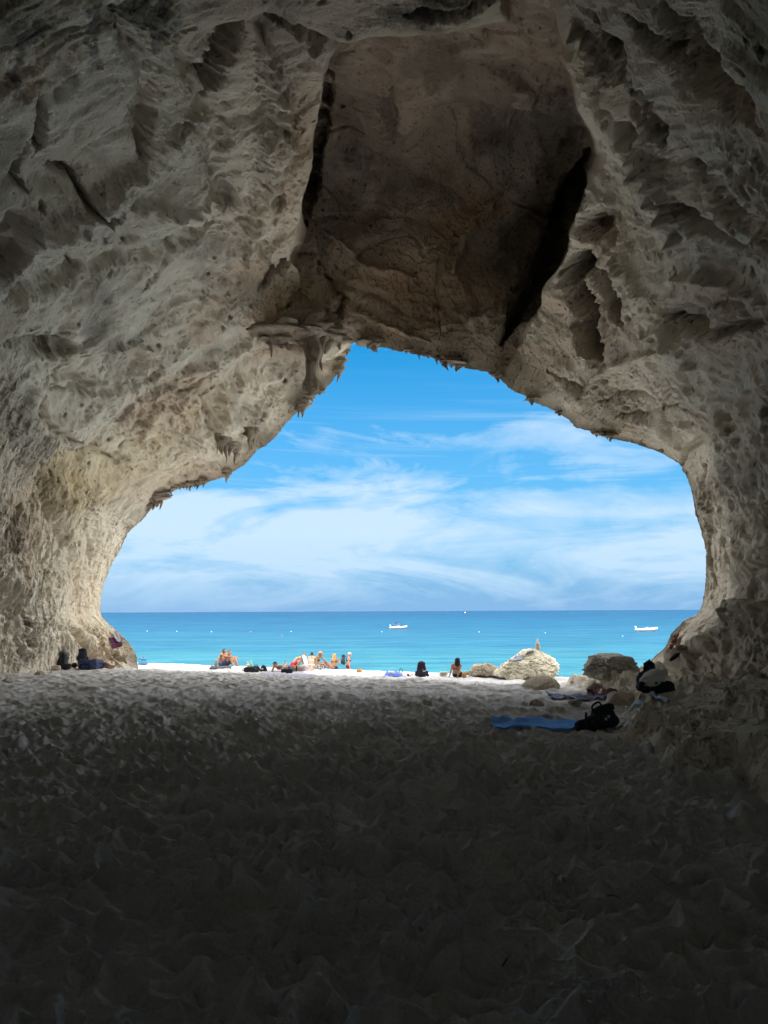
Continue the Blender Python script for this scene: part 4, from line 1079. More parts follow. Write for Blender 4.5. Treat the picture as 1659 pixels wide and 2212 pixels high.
navy = cloth((0.035, 0.05, 0.13), 'navy_shorts'); red = cloth((0.36, 0.02, 0.035), 'red_shorts')
black = cloth((0.030, 0.030, 0.034), 'black_fabric'); maroon = cloth((0.085, 0.014, 0.03), 'maroon_fabric')
TAN, FAIR, PALE_S, BROWN = (0.31, 0.165, 0.10), (0.38, 0.235, 0.165), (0.36, 0.265, 0.205), (0.34, 0.17, 0.10)

# seated man in profile
Jm = dict(pel=(-.02,0,.11), chest=(-.03,0,.42), neck=(.02,0,.62), head=(.125,0,.74), face=(.95,-.28,-.08),
          shR=(0,-.19,.60), shL=(.03,.19,.60), elR=(.26,-.21,.50), wrR=(.53,-.13,.49), hdR=(.55,0,-.8), pnR=(-.6,0,-.4), elL=(.24,.26,.44), wrL=(.46,.20,.46), hdL=(.7,0,-.6),
          hpR=(.02,-.10,.10), hpL=(.02,.10,.10), knR=(.43,-.12,.43), knL=(.40,.13,.41), anR=(.60,-.12,.05), anL=(.52,.12,.05), toR=(.76,-.13,.015), toL=(.68,.12,.015))
b = base(478, 1440)
person('man in navy shorts seated sideways on the sunlit sand, arm resting on his knee', (b.x, b.y, b.z - .01), Jm, skin_c=TAN, clothes=[('shorts', 'shorts', navy, .62)])
J2 = {k: np.array(v, float) for k, v in Jm.items()}; J2['head'] = np.array([.17, 0, .68]); J2['neck'] = np.array([.06, 0, .57]); J2['face'] = np.array([.7, -.7, 0]); J2['wrR'] = np.array([.40, -.16, .30]); J2['elR'] = np.array([.20, -.22, .36])
for a, dz in (('R', -.06), ('L', 0)): J2['kn' + a] = J2['kn' + a] + np.array([.02, 0, dz])
q_ = drop(b.x + .10, b.y + .62)
person('bearded dark-haired man sitting half hidden behind the man in navy shorts', (q_.x, q_.y, q_.z), J2, skin_c=TAN, clothes=[('shorts', 'shorts', black, .6)])

# sleeper by the left wall
Js = dict(pel=(0,0,.17), chest=(-.33,0,.155), neck=(-.56,.02,.15), head=(-.68,.07,.14), face=(-.1,.95,.1), shR=(-.47,.0,.29), shL=(-.47,.04,.06), elR=(-.36,.26,.22), wrR=(-.50,.44,.12), elL=(-.30,.32,.06), wrL=(-.52,.42,.05),
          hpR=(.02,0,.26), hpL=(.02,.02,.10), knR=(.20,.40,.20), knL=(.22,.40,.08), anR=(.52,.18,.11), anL=(.50,.12,.05), toR=(.66,.20,.09), toL=(.64,.14,.04))
b = base(203, 1446)
person('person in navy shirt asleep on their side by the left wall, back turned', (b.x, b.y, b.z), Js, skin_c=FAIR, hair=('short', (.02, .015, .012)), clothes=[('shirt', 'shirt', cloth((.03, .045, .105), 'navy_shirt')), ('shorts', 'shorts', cloth((.06, .085, .17), 'blue_shorts'), .8)])

# prone man propped on his elbows
Jp = dict(pel=(.36,.72,.14), chest=(.14,.22,.20), neck=(.03,.02,.27), head=(-.03,-.07,.33), face=(-.3,-.85,-.42), shR=(-.10,.14,.25), shL=(.25,.02,.25), elR=(-.17,-.06,.03), wrR=(-.12,-.28,.05), elL=(.28,-.12,.03), wrL=(.05,-.28,.05),
          hpR=(.27,.76,.12), hpL=(.46,.70,.12), knR=(.50,1.15,.07), knL=(.68,1.10,.07), anR=(.66,1.55,.06), anL=(.84,1.48,.06), toR=(.72,1.70,.03), toL=(.9,1.62,.03))
b = base(596, 1452.5)
person('shirtless dark-haired man lying on his front, propped on elbows on a grey towel', (b.x, b.y, b.z), Jp, skin_c=(.34, .21, .15), clothes=[('shorts', 'shorts', cloth((.10, .12, .18), 'grey_shorts'), .6)])

# crouching boy in red trunks
Jb = dict(pel=(-.20,0,.16), chest=(.03,.04,.42), neck=(.19,.06,.53), head=(.33,.06,.58), face=(.85,.15,-.45), shR=(.16,-.15,.50), shL=(.20,.22,.49), elR=(.30,-.19,.28), wrR=(.35,-.12,.09), hdR=(.2,.1,-1), elL=(.40,.27,.28), wrL=(.45,.18,.09), hdL=(.1,-.1,-1),
          hpR=(-.17,-.10,.15), hpL=(-.16,.12,.15), knR=(.17,-.17,.36), knL=(.19,.25,.36), anR=(-.04,-.15,.06), anL=(-.03,.20,.06), toR=(.14,-.18,.02), toL=(.15,.22,.02))
b = base(641, 1444)
person('boy in red swim trunks crouching with rounded back, digging in the sand', (b.x, b.y, b.z), Jb, skin_c=PALE_S, hair=('short', (.20, .13, .07)), clothes=[('trunks', 'shorts', red, .7)])

# woman lying on her side in front of him
Jl = dict(pel=(.30,.06,.14), chest=(.0,.02,.13), neck=(-.22,.02,.13), head=(-.33,.05,.12), face=(-.1,.9,.2), shR=(-.13,.0,.26), shL=(-.12,.02,.05), elR=(-.02,.22,.18), wrR=(-.2,.34,.09), elL=(-.05,.28,.05), wrL=(-.24,.34,.05),
          hpR=(.32,.06,.235), hpL=(.32,.08,.09), knR=(.50,.46,.16), knL=(.52,.46,.07), anR=(.62,.86,.09), anL=(.60,.86,.05), toR=(.68,.98,.06), toL=(.66,.98,.04))
b = base(641, 1452.5)
person('woman in a grey bikini lying on her side in shade before the crouching boy', (b.x, b.y, b.z), Jl, skin_c=PALE_S, fem=True, hair=('long', (.16, .10, .06), .16, (-.10, 0, -.02)), clothes=[('bikini_bottom', 'briefs', cloth((.30, .30, .32), 'grey_fabric')), ('bikini_top', 'top', black)])

def standing(face, fx=0.0, arms=None, lean=0.0):
    c, s = math.cos(fx), math.sin(fx)
    def r(x, y, z): return (x * c - y * s, x * s + y * c, z)
    d = dict(pel=r(0,0,.92), chest=r(lean*.4,0,1.22), neck=r(lean*.8,0,1.43), head=r(lean*1.25,0,1.55), face=face, shR=r(lean*.7,-.17,1.37), shL=r(lean*.7,.17,1.37), elR=r(.0,-.22,1.09), elL=r(.0,.22,1.09), wrR=r(.06,-.22,.85), wrL=r(.06,.22,.85),
             hpR=r(0,-.09,.88), hpL=r(0,.09,.88), knR=r(.03,-.10,.47), knL=r(-.02,.10,.47), anR=r(.0,-.10,.07), anL=r(-.06,.10,.07), toR=r(.16,-.11,.02), toL=r(.10,.11,.02))
    if arms: d.update(arms)
    return d
def stand_at(px, py_head, D, stature):
    """feet on the sloping wet sand below the beach crest"""
    p = at_depth(px, py_head, D / ray(px, py_head)[1]); return Vector((p[0], p[1], p[2] - stature))
# the walking woman with a rucksack (facing right) and the long-haired blonde (back turned)
v = stand_at(752, 1414, 41.5, 1.50)
walker = person('older woman with white hair and maroon bikini walking right by the water', v, standing((.92, -.2, -.35), 0, dict(elR=(.03,-.22,1.10), wrR=(.10,-.21,.86), anL=(-.25,.1,.1), knL=(-.06,.1,.5)), .07), skin_c=(.38, .21, .14), fem=True, fat=1.12, hair=('short', (.48, .44, .37)), clothes=[('bikini_bottom', 'briefs', maroon), ('bikini_top', 'top', maroon)], scale=.97)
v = stand_at(722.5, 1416.5, 42, 1.49)
person('long-haired blonde woman in black bikini standing with her back turned', v, standing((.25, .95, -.1), math.pi / 2, dict(shR=(.165,0,1.35), shL=(-.165,0,1.35), elR=(.28,.02,1.12), wrR=(.26,.10,1.30), hdR=(.1,.2,.9), elL=(-.2,.08,1.1), wrL=(-.12,.2,.95))), skin_c=TAN, fem=True, hair=('long', (.38, .25, .09), .46, (-.03, 0, 0)), clothes=[('bikini_bottom', 'briefs', black), ('bikini_top', 'top', black)], scale=.96)
v = stand_at(673.5, 1415.6, 46, 1.49)
person('slim dark-haired girl standing in the water behind the group on the sand', v, standing((-.2, .95, -.1), math.pi / 2), skin_c=(.48, .32, .24), fem=True, hair=('bun', (.025, .018, .014)), clothes=[('bikini_bottom', 'briefs', cloth((.55, .55, .55), 'white_fabric')), ('bikini_top', 'top', cloth((.55, .55, .55), 'white_fabric'))])
v = stand_at(617.5, 1432, 46, 1.14)
person('small child whose head just shows above the beach crest', v, standing((.8, -.5, 0), 0), skin_c=FAIR, hair=('short', (.05, .03, .02)), clothes=[('trunks', 'shorts', navy, .6)], scale=.74)

# woman in green bikini reaching for the blue bag
Jg = dict(pel=(0,.04,.13), chest=(.07,.07,.42), neck=(.15,.08,.57), head=(.24,.05,.67), face=(.92,-.32,-.12), shR=(.07,-.10,.55), shL=(.22,.22,.54), elR=(.05,-.15,.30), wrR=(.02,-.14,.06), hdR=(.5,0,-.85), elL=(.42,.2,.37), wrL=(.60,.15,.22), hdL=(.9,0,-.4),
          hpR=(0,-.08,.12), hpL=(.02,.14,.12), knR=(.36,.06,.22), knL=(.40,.26,.26), anR=(.55,.22,.06), anL=(.72,.32,.06), toR=(.68,.26,.03), toL=(.85,.33,.03))
b = base(681, 1445)
person('woman in a green bikini leaning on one hand, reaching for the bright blue bag', (b.x, b.y, b.z), Jg, skin_c=TAN, fem=True, hair=('bun', (.36, .25, .13)), clothes=[('bikini_bottom', 'briefs', cloth((.30, .33, .33), 'pale_fabric')), ('bikini_top', 'top', cloth((.03, .11, .08), 'green_fabric'))])

# dark-haired woman leaning back on her arms
Jd = dict(pel=(0,.12,.12), chest=(-.03,.06,.38), neck=(0,0,.53), head=(.02,-.01,.66), face=(.4,.9,0), shL=(-.19,.05,.48), shR=(.14,-.01,.48), elL=(-.25,-.02,.27), wrL=(-.31,-.05,.06), hdL=(-.3,-.3,-.9), elR=(.06,-.08,.26), wrR=(0,-.10,.06), hdR=(0,-.3,-.9),
          hpL=(-.07,.13,.12), hpR=(.12,.11,.12), knL=(.40,.36,.17), knR=(.48,.20,.15), anL=(.80,.50,.06), anR=(.88,.34,.06), toL=(.95,.52,.08), toR=(1.03,.36,.08))
b = base(988, 1464)
person('dark-haired woman in red bikini sitting with her back turned, leaning on her arms', (b.x, b.y, b.z), Jd, skin_c=(.36, .20, .125), fem=True, hair=('long', (.018, .013, .011), .27), clothes=[('bikini_bottom', 'briefs', black), ('bikini_top', 'top', cloth((.35, .03, .03), 'red_fabric'))])
# swimmer
D_ = (1.6 - SEA) / -(ray(608, 1373.2)[2] / ray(608, 1373.2)[1]); p = at_depth(608, 1373.2, D_ / ray(608, 1373.2)[1])
sw = person('lone swimmer out in the sea with only head and shoulders showing', (p[0], p[1], SEA - 1.32), standing((.7, -.5, 0), .4, dict(elR=(.30,-.3,1.28), wrR=(.52,-.35,1.30), elL=(-.1,.3,1.26), wrL=(-.3,.45,1.28))), skin_c=TAN, hair=('short', (.05, .03, .02)), clothes=[('trunks', 'shorts', navy, .6)])
print('people', time.time() - _t)
# ------------------------------------------------------------------ bags, towels, clothes
def superell(w, d, h, e1=.6, e2=.6, nu=36, nv=24, taper=0.0, wr=0.0, seed=1, z0=True, lean=0.0):
    u = np.linspace(0, 2 * np.pi, nu, endpoint=False); v = np.linspace(-np.pi / 2, np.pi / 2, nv)
    U, W = np.meshgrid(u, v, indexing='ij')
    sp = lambda a, e: np.sign(a) * np.abs(a) ** e
    x = sp(np.cos(W), e1) * sp(np.cos(U), e2); y = sp(np.cos(W), e1) * sp(np.sin(U), e2); z = sp(np.sin(W), e1)
    V = np.stack([x, y, z], -1).reshape(-1, 3)
    if wr:
        p = V.astype(np.float32)
        n = fbm(p * 1.7 + seed * 3.3, 3) * wr + (ridged(p * np.array([1.5, 1.5, 3]) + seed, 2) - 1) * wr * .6
        V = V * (1 + n)[:, None]
    zz = (V[:, 2] + 1) / 2; k = 1 - taper * np.clip(zz, 0, 1.2)
    V = np.stack([V[:, 0] * w / 2 * k, V[:, 1] * d / 2 * k + lean * zz * h, np.maximum(zz, 0) * h], -1)
    return V, grid_faces(nu, nv, True)
def soft(name, size, mat, parent=None, off=(0, 0, 0), rot=(0, 0, 0), **k):
    V, Fc = superell(*size, **k)
    M = np.array(Euler(rot).to_matrix()); return mesh_obj(name, V @ M.T + np.array(off), Fc, mat, parent)
def tube(name, pts, r, mat, parent=None, na=8, sub=6, flat=1.0, closed=False):
    P = np.array(pts, float); n = len(P); out = []
    ts = np.linspace(0, n - 1, (n - 1) * sub + 1)
    for t in ts:
        i = min(int(t), n - 2); f = t - i; p0, p1, p2, p3 = P[max(i - 1, 0)], P[i], P[i + 1], P[min(i + 2, n - 1)]
        out.append(.5 * ((2 * p1) + (p2 - p0) * f + (2 * p0 - 5 * p1 + 4 * p2 - p3) * f * f + (3 * p1 - p0 - 3 * p2 + p3) * f ** 3))
    Q = np.array(out); T = np.gradient(Q, axis=0); T /= np.linalg.norm(T, axis=1)[:, None] + 1e-9
    V = []; ref = np.array([0, 1, 0.01])
    rr = np.interp(np.linspace(0, 1, len(Q)), np.linspace(0, 1, len(r)), r) if isinstance(r, (list, tuple)) else np.full(len(Q), r)
    for c, t, q in zip(Q, T, rr):
        rf = ref if abs(t[1]) < .92 else np.array([1, 0, .01]); x = np.cross(t, rf); x /= np.linalg.norm(x); y = np.cross(t, x)
        for i in range(na): a = 2 * math.pi * i / na; V.append(c + x * math.cos(a) * q + y * math.sin(a) * q * flat)
    m = len(Q); Fc = [[j * na + i, (j + 1) * na + i, (j + 1) * na + (i + 1) % na, j * na + (i + 1) % na] for j in range(m - 1) for i in range(na)]
    Fc += [[i for i in range(na)], [(m - 1) * na + i for i in reversed(range(na))]]
    return mesh_obj(name, V, Fc, mat, parent)
def backpack(label, loc, w, d, h, col, rz=0.0, straps_front=False, tilt=0.0, col2=None, group=None, taper=.25, roll=0.0, seed=3, wr=.05, cat='backpack'):
    """pocket side looks towards -y unless straps_front"""
    mat = cloth(col, 'rucksack_fabric', .8); m2 = cloth(col2 or tuple(c * .6 for c in col), 'rucksack_trim', .8)
    root = empty('backpack', loc, rz, label, cat, group, rot=(tilt, roll, rz))
    soft('bag', (w, d, h), mat, root, e1=.55, e2=.6, taper=taper, wr=wr, seed=seed)
    s = 1 if straps_front else -1
    soft('front_pocket', (w * .74, d * .5, h * .48), m2 if not straps_front else mat, root, (0, s * d * .42, h * .08), e1=.5, e2=.6, taper=.12, wr=wr, seed=seed + 1)
    for k in (-1, 1): soft('side_pocket', (w * .22, d * .55, h * .36), m2, root, (k * w * .46, 0, h * .04), e1=.6, e2=.7, wr=wr, seed=seed + 2 + k)
    soft('top_lid', (w * .86 * (1 - taper * .6), d * .95, h * .24), m2, root, (0, 0, h * .80), e1=.6, e2=.6, taper=.1, wr=wr, seed=seed + 5)
    for k in (-1, 1):
        x = k * w * .24; y = -s * d * .5
        tube('shoulder_strap', [(x * .7, y * .55, h * .94), (x, y * 1.35, h * .86), (x * 1.25, y * 1.62, h * .55), (x * 1.45, y * 1.35, h * .25), (x * 1.7, y * .85, h * .08)], .024, black, root, flat=.45)
    tube('grab_handle', [(-w * .09, 0, h * .99), (-w * .07, 0, h * 1.07), (w * .07, 0, h * 1.07), (w * .09, 0, h * .99)], .011, black, root)
    return root
def patch(name, quad, mat, label, cat, fold=.03, thick=.014, nu=44, nv=30, seed=1, lift=.05, group=None, rag=.08, drape=None):
    """cloth lying on the ground or over the rock: corners given as places in the photograph, each found on the real surface"""
    Q = np.array(quad, float); V = []; NR_ = []
    us = np.linspace(0, 1, nu); vs = np.linspace(0, 1, nv); r_ = np.random.default_rng(seed)
    C4 = [hit(*c) for c in quad]
    wall = sum(c[1].z for c in C4) / 4 < .6
    P4 = [np.array(c[0]) for c in C4]
    for i, u in enumerate(us):
        for j, v in enumerate(vs):
            eu = u + rag * .5 * math.sin(v * 9 + seed) * (abs(u - .5) * 2) ** 3 * .3; ev = v + rag * .5 * math.sin(u * 11 + seed * 2) * (abs(v - .5) * 2) ** 3 * .4
            if wall:
                q = (Q[0] * (1 - eu) + Q[1] * eu) * (1 - ev) + (Q[3] * (1 - eu) + Q[2] * eu) * ev
                p, n = hit(q[0], q[1]); V.append(p); NR_.append(n)
            else:
                p = (P4[0] * (1 - eu) + P4[1] * eu) * (1 - ev) + (P4[3] * (1 - eu) + P4[2] * eu) * ev
                V.append(drop(p[0], p[1], p[2] + .4)); NR_.append((0, 0, 1))
    V = np.array([tuple(p) for p in V]); G = V.reshape(nu, nv, 3)
    for _ in range(6 if wall else 16):                   # cloth bridges the small dents below it
        Gp = np.pad(G, ((1, 1), (1, 1), (0, 0)), 'edge')
        H = (Gp[:-2, 1:-1] + Gp[2:, 1:-1] + Gp[1:-1, :-2] + Gp[1:-1, 2:]) / 4
        if wall: G[1:-1, 1:-1] = H[1:-1, 1:-1]
        else: G[..., 2] = H[..., 2]
    V = G.reshape(-1, 3)
    nrm = np.array([tuple(n) for n in NR_]).mean(0); nrm /= np.linalg.norm(nrm)
    p3 = V.astype(np.float32); L = max(np.linalg.norm(P4[0] - P4[1]), .2)
    UU, WW = np.meshgrid(us, vs, indexing='ij')
    fo = fold * (np.clip(ridged(np.stack([UU.ravel() * 3.2, WW.ravel() * 1.6, np.full(UU.size, seed * 1.9)], 1).astype(np.float32), 2) - .55, 0, 1.5) * .75)
    V = V + nrm * (lift + fo)[:, None]
    bot = V - nrm * thick; n = len(V); f = grid_faces(nu, nv)
    bd = [i * nv for i in range(nu)] + [(nu - 1) * nv + j for j in range(1, nv)] + [i * nv + nv - 1 for i in range(nu - 2, -1, -1)] + [j for j in range(nv - 2, 0, -1)]
    sides = [[bd[i], bd[(i + 1) % len(bd)], bd[(i + 1) % len(bd)] + n, bd[i] + n] for i in range(len(bd))]
    o = mesh_obj(name, np.concatenate([V, bot]), f.tolist() + (f[:, ::-1] + n).tolist() + sides, mat)
    return tag(o, label, cat, group)
def thing1(o, label, cat, loc=None, rz=None, group=None):
    if loc is not None: o.location = loc
    if rz is not None: o.rotation_euler = (0, 0, rz)
    return tag(o, label, cat, group)

# left wall
b = base(132, 1444); backpack('grey and black rucksack standing against the left wall with its straps outwards', b, .42, .28, .58, (.035, .037, .045), R(-20), True, -.12, (.10, .105, .115), seed=2)
V_, F_ = superell(.30, .2, .15, .5, .6, wr=.06, seed=4); o = mesh_obj('tan_bag', V_, F_, cloth((.42, .36, .27), 'canvas')); thing1(o, 'small tan canvas bag at the foot of the grey rucksack', 'bag', base(121, 1447), .2)
V_, F_ = superell(.32, .25, .2, .55, .7, wr=.08, seed=5); o = mesh_obj('dark_bag', V_, F_, cloth((.03, .03, .034), 'dark_bag')); thing1(o, 'small black bag between the grey rucksack and the sleeper', 'bag', base(144, 1446), -.2)
p = base(168, 1442); backpack('dark blue rucksack standing behind the head of the sleeper', (p.x, p.y + .35, drop(p.x, p.y + .35).z), .40, .26, .46, (.025, .03, .05), R(12), False, -.1, seed=8)
patch('cloth', [(234,1378),(262,1380),(264,1396),(243,1402)], cloth((.085, .028, .062), 'plum_cloth'), 'plum-coloured garment draped on the left wall foot', 'garment', .05, .02, seed=3, lift=.03)
patch('cloth', [(243,1369),(256,1367),(263,1389),(252,1386)], cloth((.56, .55, .62), 'lilac_cloth'), 'pale lilac towel hung beside the plum garment', 'towel', .04, .02, seed=5, lift=.06)
patch('cloth', [(272,1389),(283,1386),(289,1401),(283,1400)], cloth((.035, .04, .06), 'slate_cloth'), 'dark slate garment on the edge of the left wall', 'garment', .05, .02, seed=6, lift=.05)
b = base(307, 1437); bl = backpack('teal and blue backpack leaning at the end of the left wall', (b.x, b.y + .1, b.z), .42, .32, .36, (.02, .28, .36), R(30), False, .15, (.09, .14, .30), seed=9, wr=.09)

# between the couple and the prone man
b = base(545, 1443)
def lathe(name, prof, mat, parent=None, na=20, closed=True):
    V = []; 
    for r, z in prof:
        for i in range(na): a = 2 * math.pi * i / na; V.append((r * math.cos(a), r * math.sin(a), z))
    m = len(prof); Fc = [[j * na + i, j * na + (i + 1) % na, (j + 1) * na + (i + 1) % na, (j + 1) * na + i] for j in range(m - 1) for i in range(na)]
    Fc += [[i for i in reversed(range(na))], [(m - 1) * na + i for i in range(na)]]
    return mesh_obj(name, V, Fc, mat, parent)
root = empty('water_bottle', (b.x, b.y - .3, drop(b.x, b.y - .3).z - .01), 0, 'tall clear green-tinted plastic bottle standing behind the black bags', 'bottle')
lathe('bottle', [(.044,0),(.048,.01),(.048,.08),(.044,.10),(.048,.12),(.048,.20),(.044,.22),(.047,.24),(.030,.29),(.015,.315),(.014,.325)], plain((.22, .50, .44), 'green_plastic', .08, .5, Transmission_Weight=.55), root)
lathe('cap', [(.017,.325),(.017,.345),(.015,.347)], plain((.10, .25, .22), 'cap_plastic', .4), root); root.scale = (1.25,) * 3
for px, py, sz, lab, sd in ((540,1452,(.48,.30,.21),'low rounded black bag, leftmost of the bags by the prone man',3),(553,1452,(.30,.26,.26),'boxy black bag in the middle of the bags by the prone man',5)):
    b = base(px, py); root = empty('beach_bag', b, 0.1 * sd, lab, 'bag')
    soft('bag', sz, black, root, e1=.6, e2=.6, wr=.09, seed=sd); tube('handle', [(-.08, 0, sz[2] * .9), (-.06, .02, sz[2] * 1.12), (.06, .02, sz[2] * 1.12), (.08, 0, sz[2] * .9)], .012, black, root)
    if sd == 3: tube('strap', [(-.2, -.08, .02), (-.3, -.04, .12), (-.18, -.02, sz[2] * .9)], .010, black, root)
b = base(569, 1452); root = empty('beach_bag', b, -.2, 'peaked black bag with a white patch, nearest the prone man', 'bag')
soft('bag', (.40, .26, .30), black, root, e1=.8, e2=.7, taper=.55, wr=.08, seed=11); soft('white_patch', (.13, .03, .05), cloth((.6, .62, .62), 'white_patch'), root, (-.02, -.125, .12))
patch('towel', [(560,1458),(622,1461),(618,1450),(566,1448)], cloth((.34, .34, .40), 'grey_towel'), 'grey towel under the prone man and the bags', 'towel', .03, seed=7)
patch('towel', [(618,1462),(685,1461),(672,1451),(622,1450)], cloth((.36, .36, .44), 'lavender_towel'), 'pale lavender towel under the woman lying in the shade', 'towel', .02, seed=9)
b = base(620, 1455); root = empty('beach_bag', b, .1, 'soft navy bag between the prone man and the lying woman', 'bag'); soft('bag', (.46, .26, .19), cloth((.022, .026, .045), 'navy_bag'), root, e1=.6, e2=.6, wr=.1, seed=14); tube('handle', [(-.1, 0, .17), (-.05, .03, .22), (.08, .03, .22), (.12, 0, .17)], .011, black, root)
patch('towel', [(452,1446),(500,1446),(500,1440.5),(455,1440)], cloth((.05, .05, .06), 'dark_towel'), 'dark towel under the seated couple', 'towel', .02, seed=12)
V_, F_ = superell(.16, .12, .36, .6, .7, wr=.08, seed=7); o = mesh_obj('grey_bag', V_, F_, cloth((.22, .22, .23), 'grey_bag')); b = base(465, 1441); thing1(o, 'grey bag standing behind the back of the man in navy shorts', 'bag', (b.x, b.y + .15, b.z))

# between boy and woman
b = base(664, 1444); root = empty('beach_chair', (b.x, b.y + .35, drop(b.x, b.y + .35).z), R(70), 'pale low beach chair with dark frame between boy and green-bikini woman', 'chair')
pf = cloth((.55, .56, .58), 'pale_canvas')
V_, F_ = superell(.42, .03, .52, .35, .35, wr=.02); mesh_obj('backrest', V_ @ np.array(Euler((-.3, 0, 0)).to_matrix()).T + np.array([0, .08, .14]), F_, pf, root)
V_, F_ = superell(.42, .40, .03, .35, .35, wr=.02); mesh_obj('seat', V_ + np.array([0, -.14, .15]), F_, pf, root)
for k in (-1, 1):
    tube('frame', [(k * .22, .24, .64), (k * .22, .08, .15), (k * .22, -.1, .01)], .012, black, root); tube('leg', [(k * .22, -.34, .17), (k * .22, -.05, .16), (k * .22, .16, .01)], .012, black, root)
b = base(668, 1445); root = empty('beach_bucket', b, 0, 'small orange-red plastic bucket on the sand beside the boy', 'bucket')
mr = plain((.55, .07, .03), 'red_plastic', .4); lathe('pail', [(.055,0),(.06,.01),(.078,.15),(.084,.155),(.078,.16),(.072,.15),(.055,.02)], mr, root); tube('handle', [(-.08, 0, .15), (-.07, -.03, .2), (.07, -.03, .2), (.08, 0, .15)], .005, mr, root)
b = base(709, 1445); root = empty('beach_bag', b, .1, 'bright turquoise plastic bag on the sunlit sand', 'bag'); cy = plain((.02, .46, .60), 'turquoise_plastic', .35)
soft('bag', (.36, .24, .19), cy, root, e1=.8, e2=.8, wr=.14, seed=5); soft('bag_top', (.19, .14, .15), cy, root, (.09, 0, .14), e1=.9, e2=.9, wr=.16, seed=8, taper=.3)
b = base(694, 1446); root = empty('beach_bag', b, .05, 'black and white patterned bag beside the turquoise bag', 'bag'); t = NT('pattern'); n = t.ramp(t.noise(t.objco(), 16, 2, .5), [(.48, .012), (.52, .45)], 'CONSTANT')
soft('bag', (.36, .2, .17), t.out(n, .8), root, e1=.6, e2=.6, wr=.1, seed=6); tube('handle', [(-.1, 0, .15), (-.05, .02, .22), (.07, .02, .22), (.11, 0, .15)], .01, black, root)

# walking woman's rucksack
wl = walker.location
backpack('dark grey rucksack worn by the older woman walking by the water', (wl.x - .26, wl.y, wl.z + .97), .36, .20, .50, (.045, .047, .055), R(-90), False, 0, (.02, .02, .025), seed=13)

# middle: hat, blue cloth, backpack
b = base(776, 1452.5); root = empty('straw_bag', b, .1, 'orange-brown peaked straw bag on the sand below the walkers', 'bag'); om = cloth((.40, .19, .055), 'woven_straw', .8, .4)
soft('bag', (.25, .18, .15), om, root, e1=.7, e2=.8, wr=.07, seed=3); soft('peak', (.07, .1, .13), om, root, (.09, 0, .07), e1=1, e2=1, taper=.7)
b = base(846, 1458.5); V_, F_ = superell(.28, .22, .17, .9, .9, wr=.05, seed=2); o = mesh_obj('stone_lump', V_, F_, cloth((.40, .38, .33), 'sand_cloth')); thing1(o, 'sand-coloured cloth bundle on the blue towel', 'bundle', b)
patch('towel', [(828,1460),(884,1461),(882,1451),(836,1450)], cloth((.06, .12, .42), 'blue_cotton', .9, .4), 'crumpled blue towel left of the tall dark backpack', 'towel', .10, seed=15)
b = base(866, 1459); root = empty('tote_bag', b, .3, 'pale tote with a black loop handle on the crumpled blue towel', 'bag'); soft('bag', (.17, .10, .14), cloth((.46, .46, .50), 'pale_tote'), root, e1=.6, e2=.6, wr=.08); tube('handle', [(-.07, 0, .12), (-.05, 0, .24), (.0, 0, .27), (.06, 0, .2), (.085, 0, .06)], .013, black, root)
b = base(882, 1460); V_, F_ = superell(.10, .09, .08, .8, .8, wr=.05, seed=4); o = mesh_obj('pouch', V_, F_, cloth((.30, .035, .03), 'red_pouch')); thing1(o, 'tiny red pouch between the blue towel and the tall backpack', 'pouch', b)
b = base(893, 1461); o = tube('strap', [(-.14, 0, .01), (-.06, .02, .07), (.02, .03, .085), (.10, .02, .055), (.2, 0, .06), (.30, .02, .03)], .014, black, None); thing1(o, 'black strap lying across the sand left of the tall backpack', 'strap', b)
b = base(911, 1462); tb = backpack('tall navy and maroon backpack with a white mark standing on the sand', b, .46, .28, .56, (.035, .016, .028), R(4), False, -.06, (.022, .024, .042), taper=.42, seed=21, wr=.04)
# the white tick on its pocket
tube('white_mark', [(.02, -.217, .245), (.055, -.222, .205), (.10, -.218, .225), (.155, -.205, .265)], [.006, .013, .011, .003], plain((.75, .75, .75), 'white_print', .5), tb, flat=.4)
tube('white_mark', [(.01, -.205, .30), (.04, -.21, .27)], [.004, .007], plain((.75, .75, .75), 'white_print', .5), tb, flat=.4)
soft('side_flap', (.10, .10, .11), black, tb, (.235, -.05, 0))
b = base(958, 1459); root = empty('cool_box', (b.x, b.y, b.z), .05, 'small cream box with dark marks on the sunlit sand', 'box'); V_, F_ = superell(.32, .18, .14, .25, .25, wr=.01); mesh_obj('box', V_, F_, plain((.55, .51, .40), 'cream_card', .8), root)
tube('mark', [(-.06, -.093, .04), (-.06, -.093, .11), (-.03, -.093, .05), (-.03, -.093, .11)], .007, plain((.06, .05, .03), 'ink', .8), root, sub=2); tube('mark', [(.02, -.093, .05), (.05, -.093, .04), (.05, -.093, .1)], .006, plain((.06, .05, .03), 'ink', .8), root, sub=2)
b = base(1003, 1464); V_, F_ = superell(.18, .14, .18, .8, .8, wr=.1, seed=8); o = mesh_obj('ochre_bag', V_, F_, cloth((.36, .21, .08), 'ochre_bag')); thing1(o, 'small ochre bag beside the dark-haired woman in red', 'bag', b)

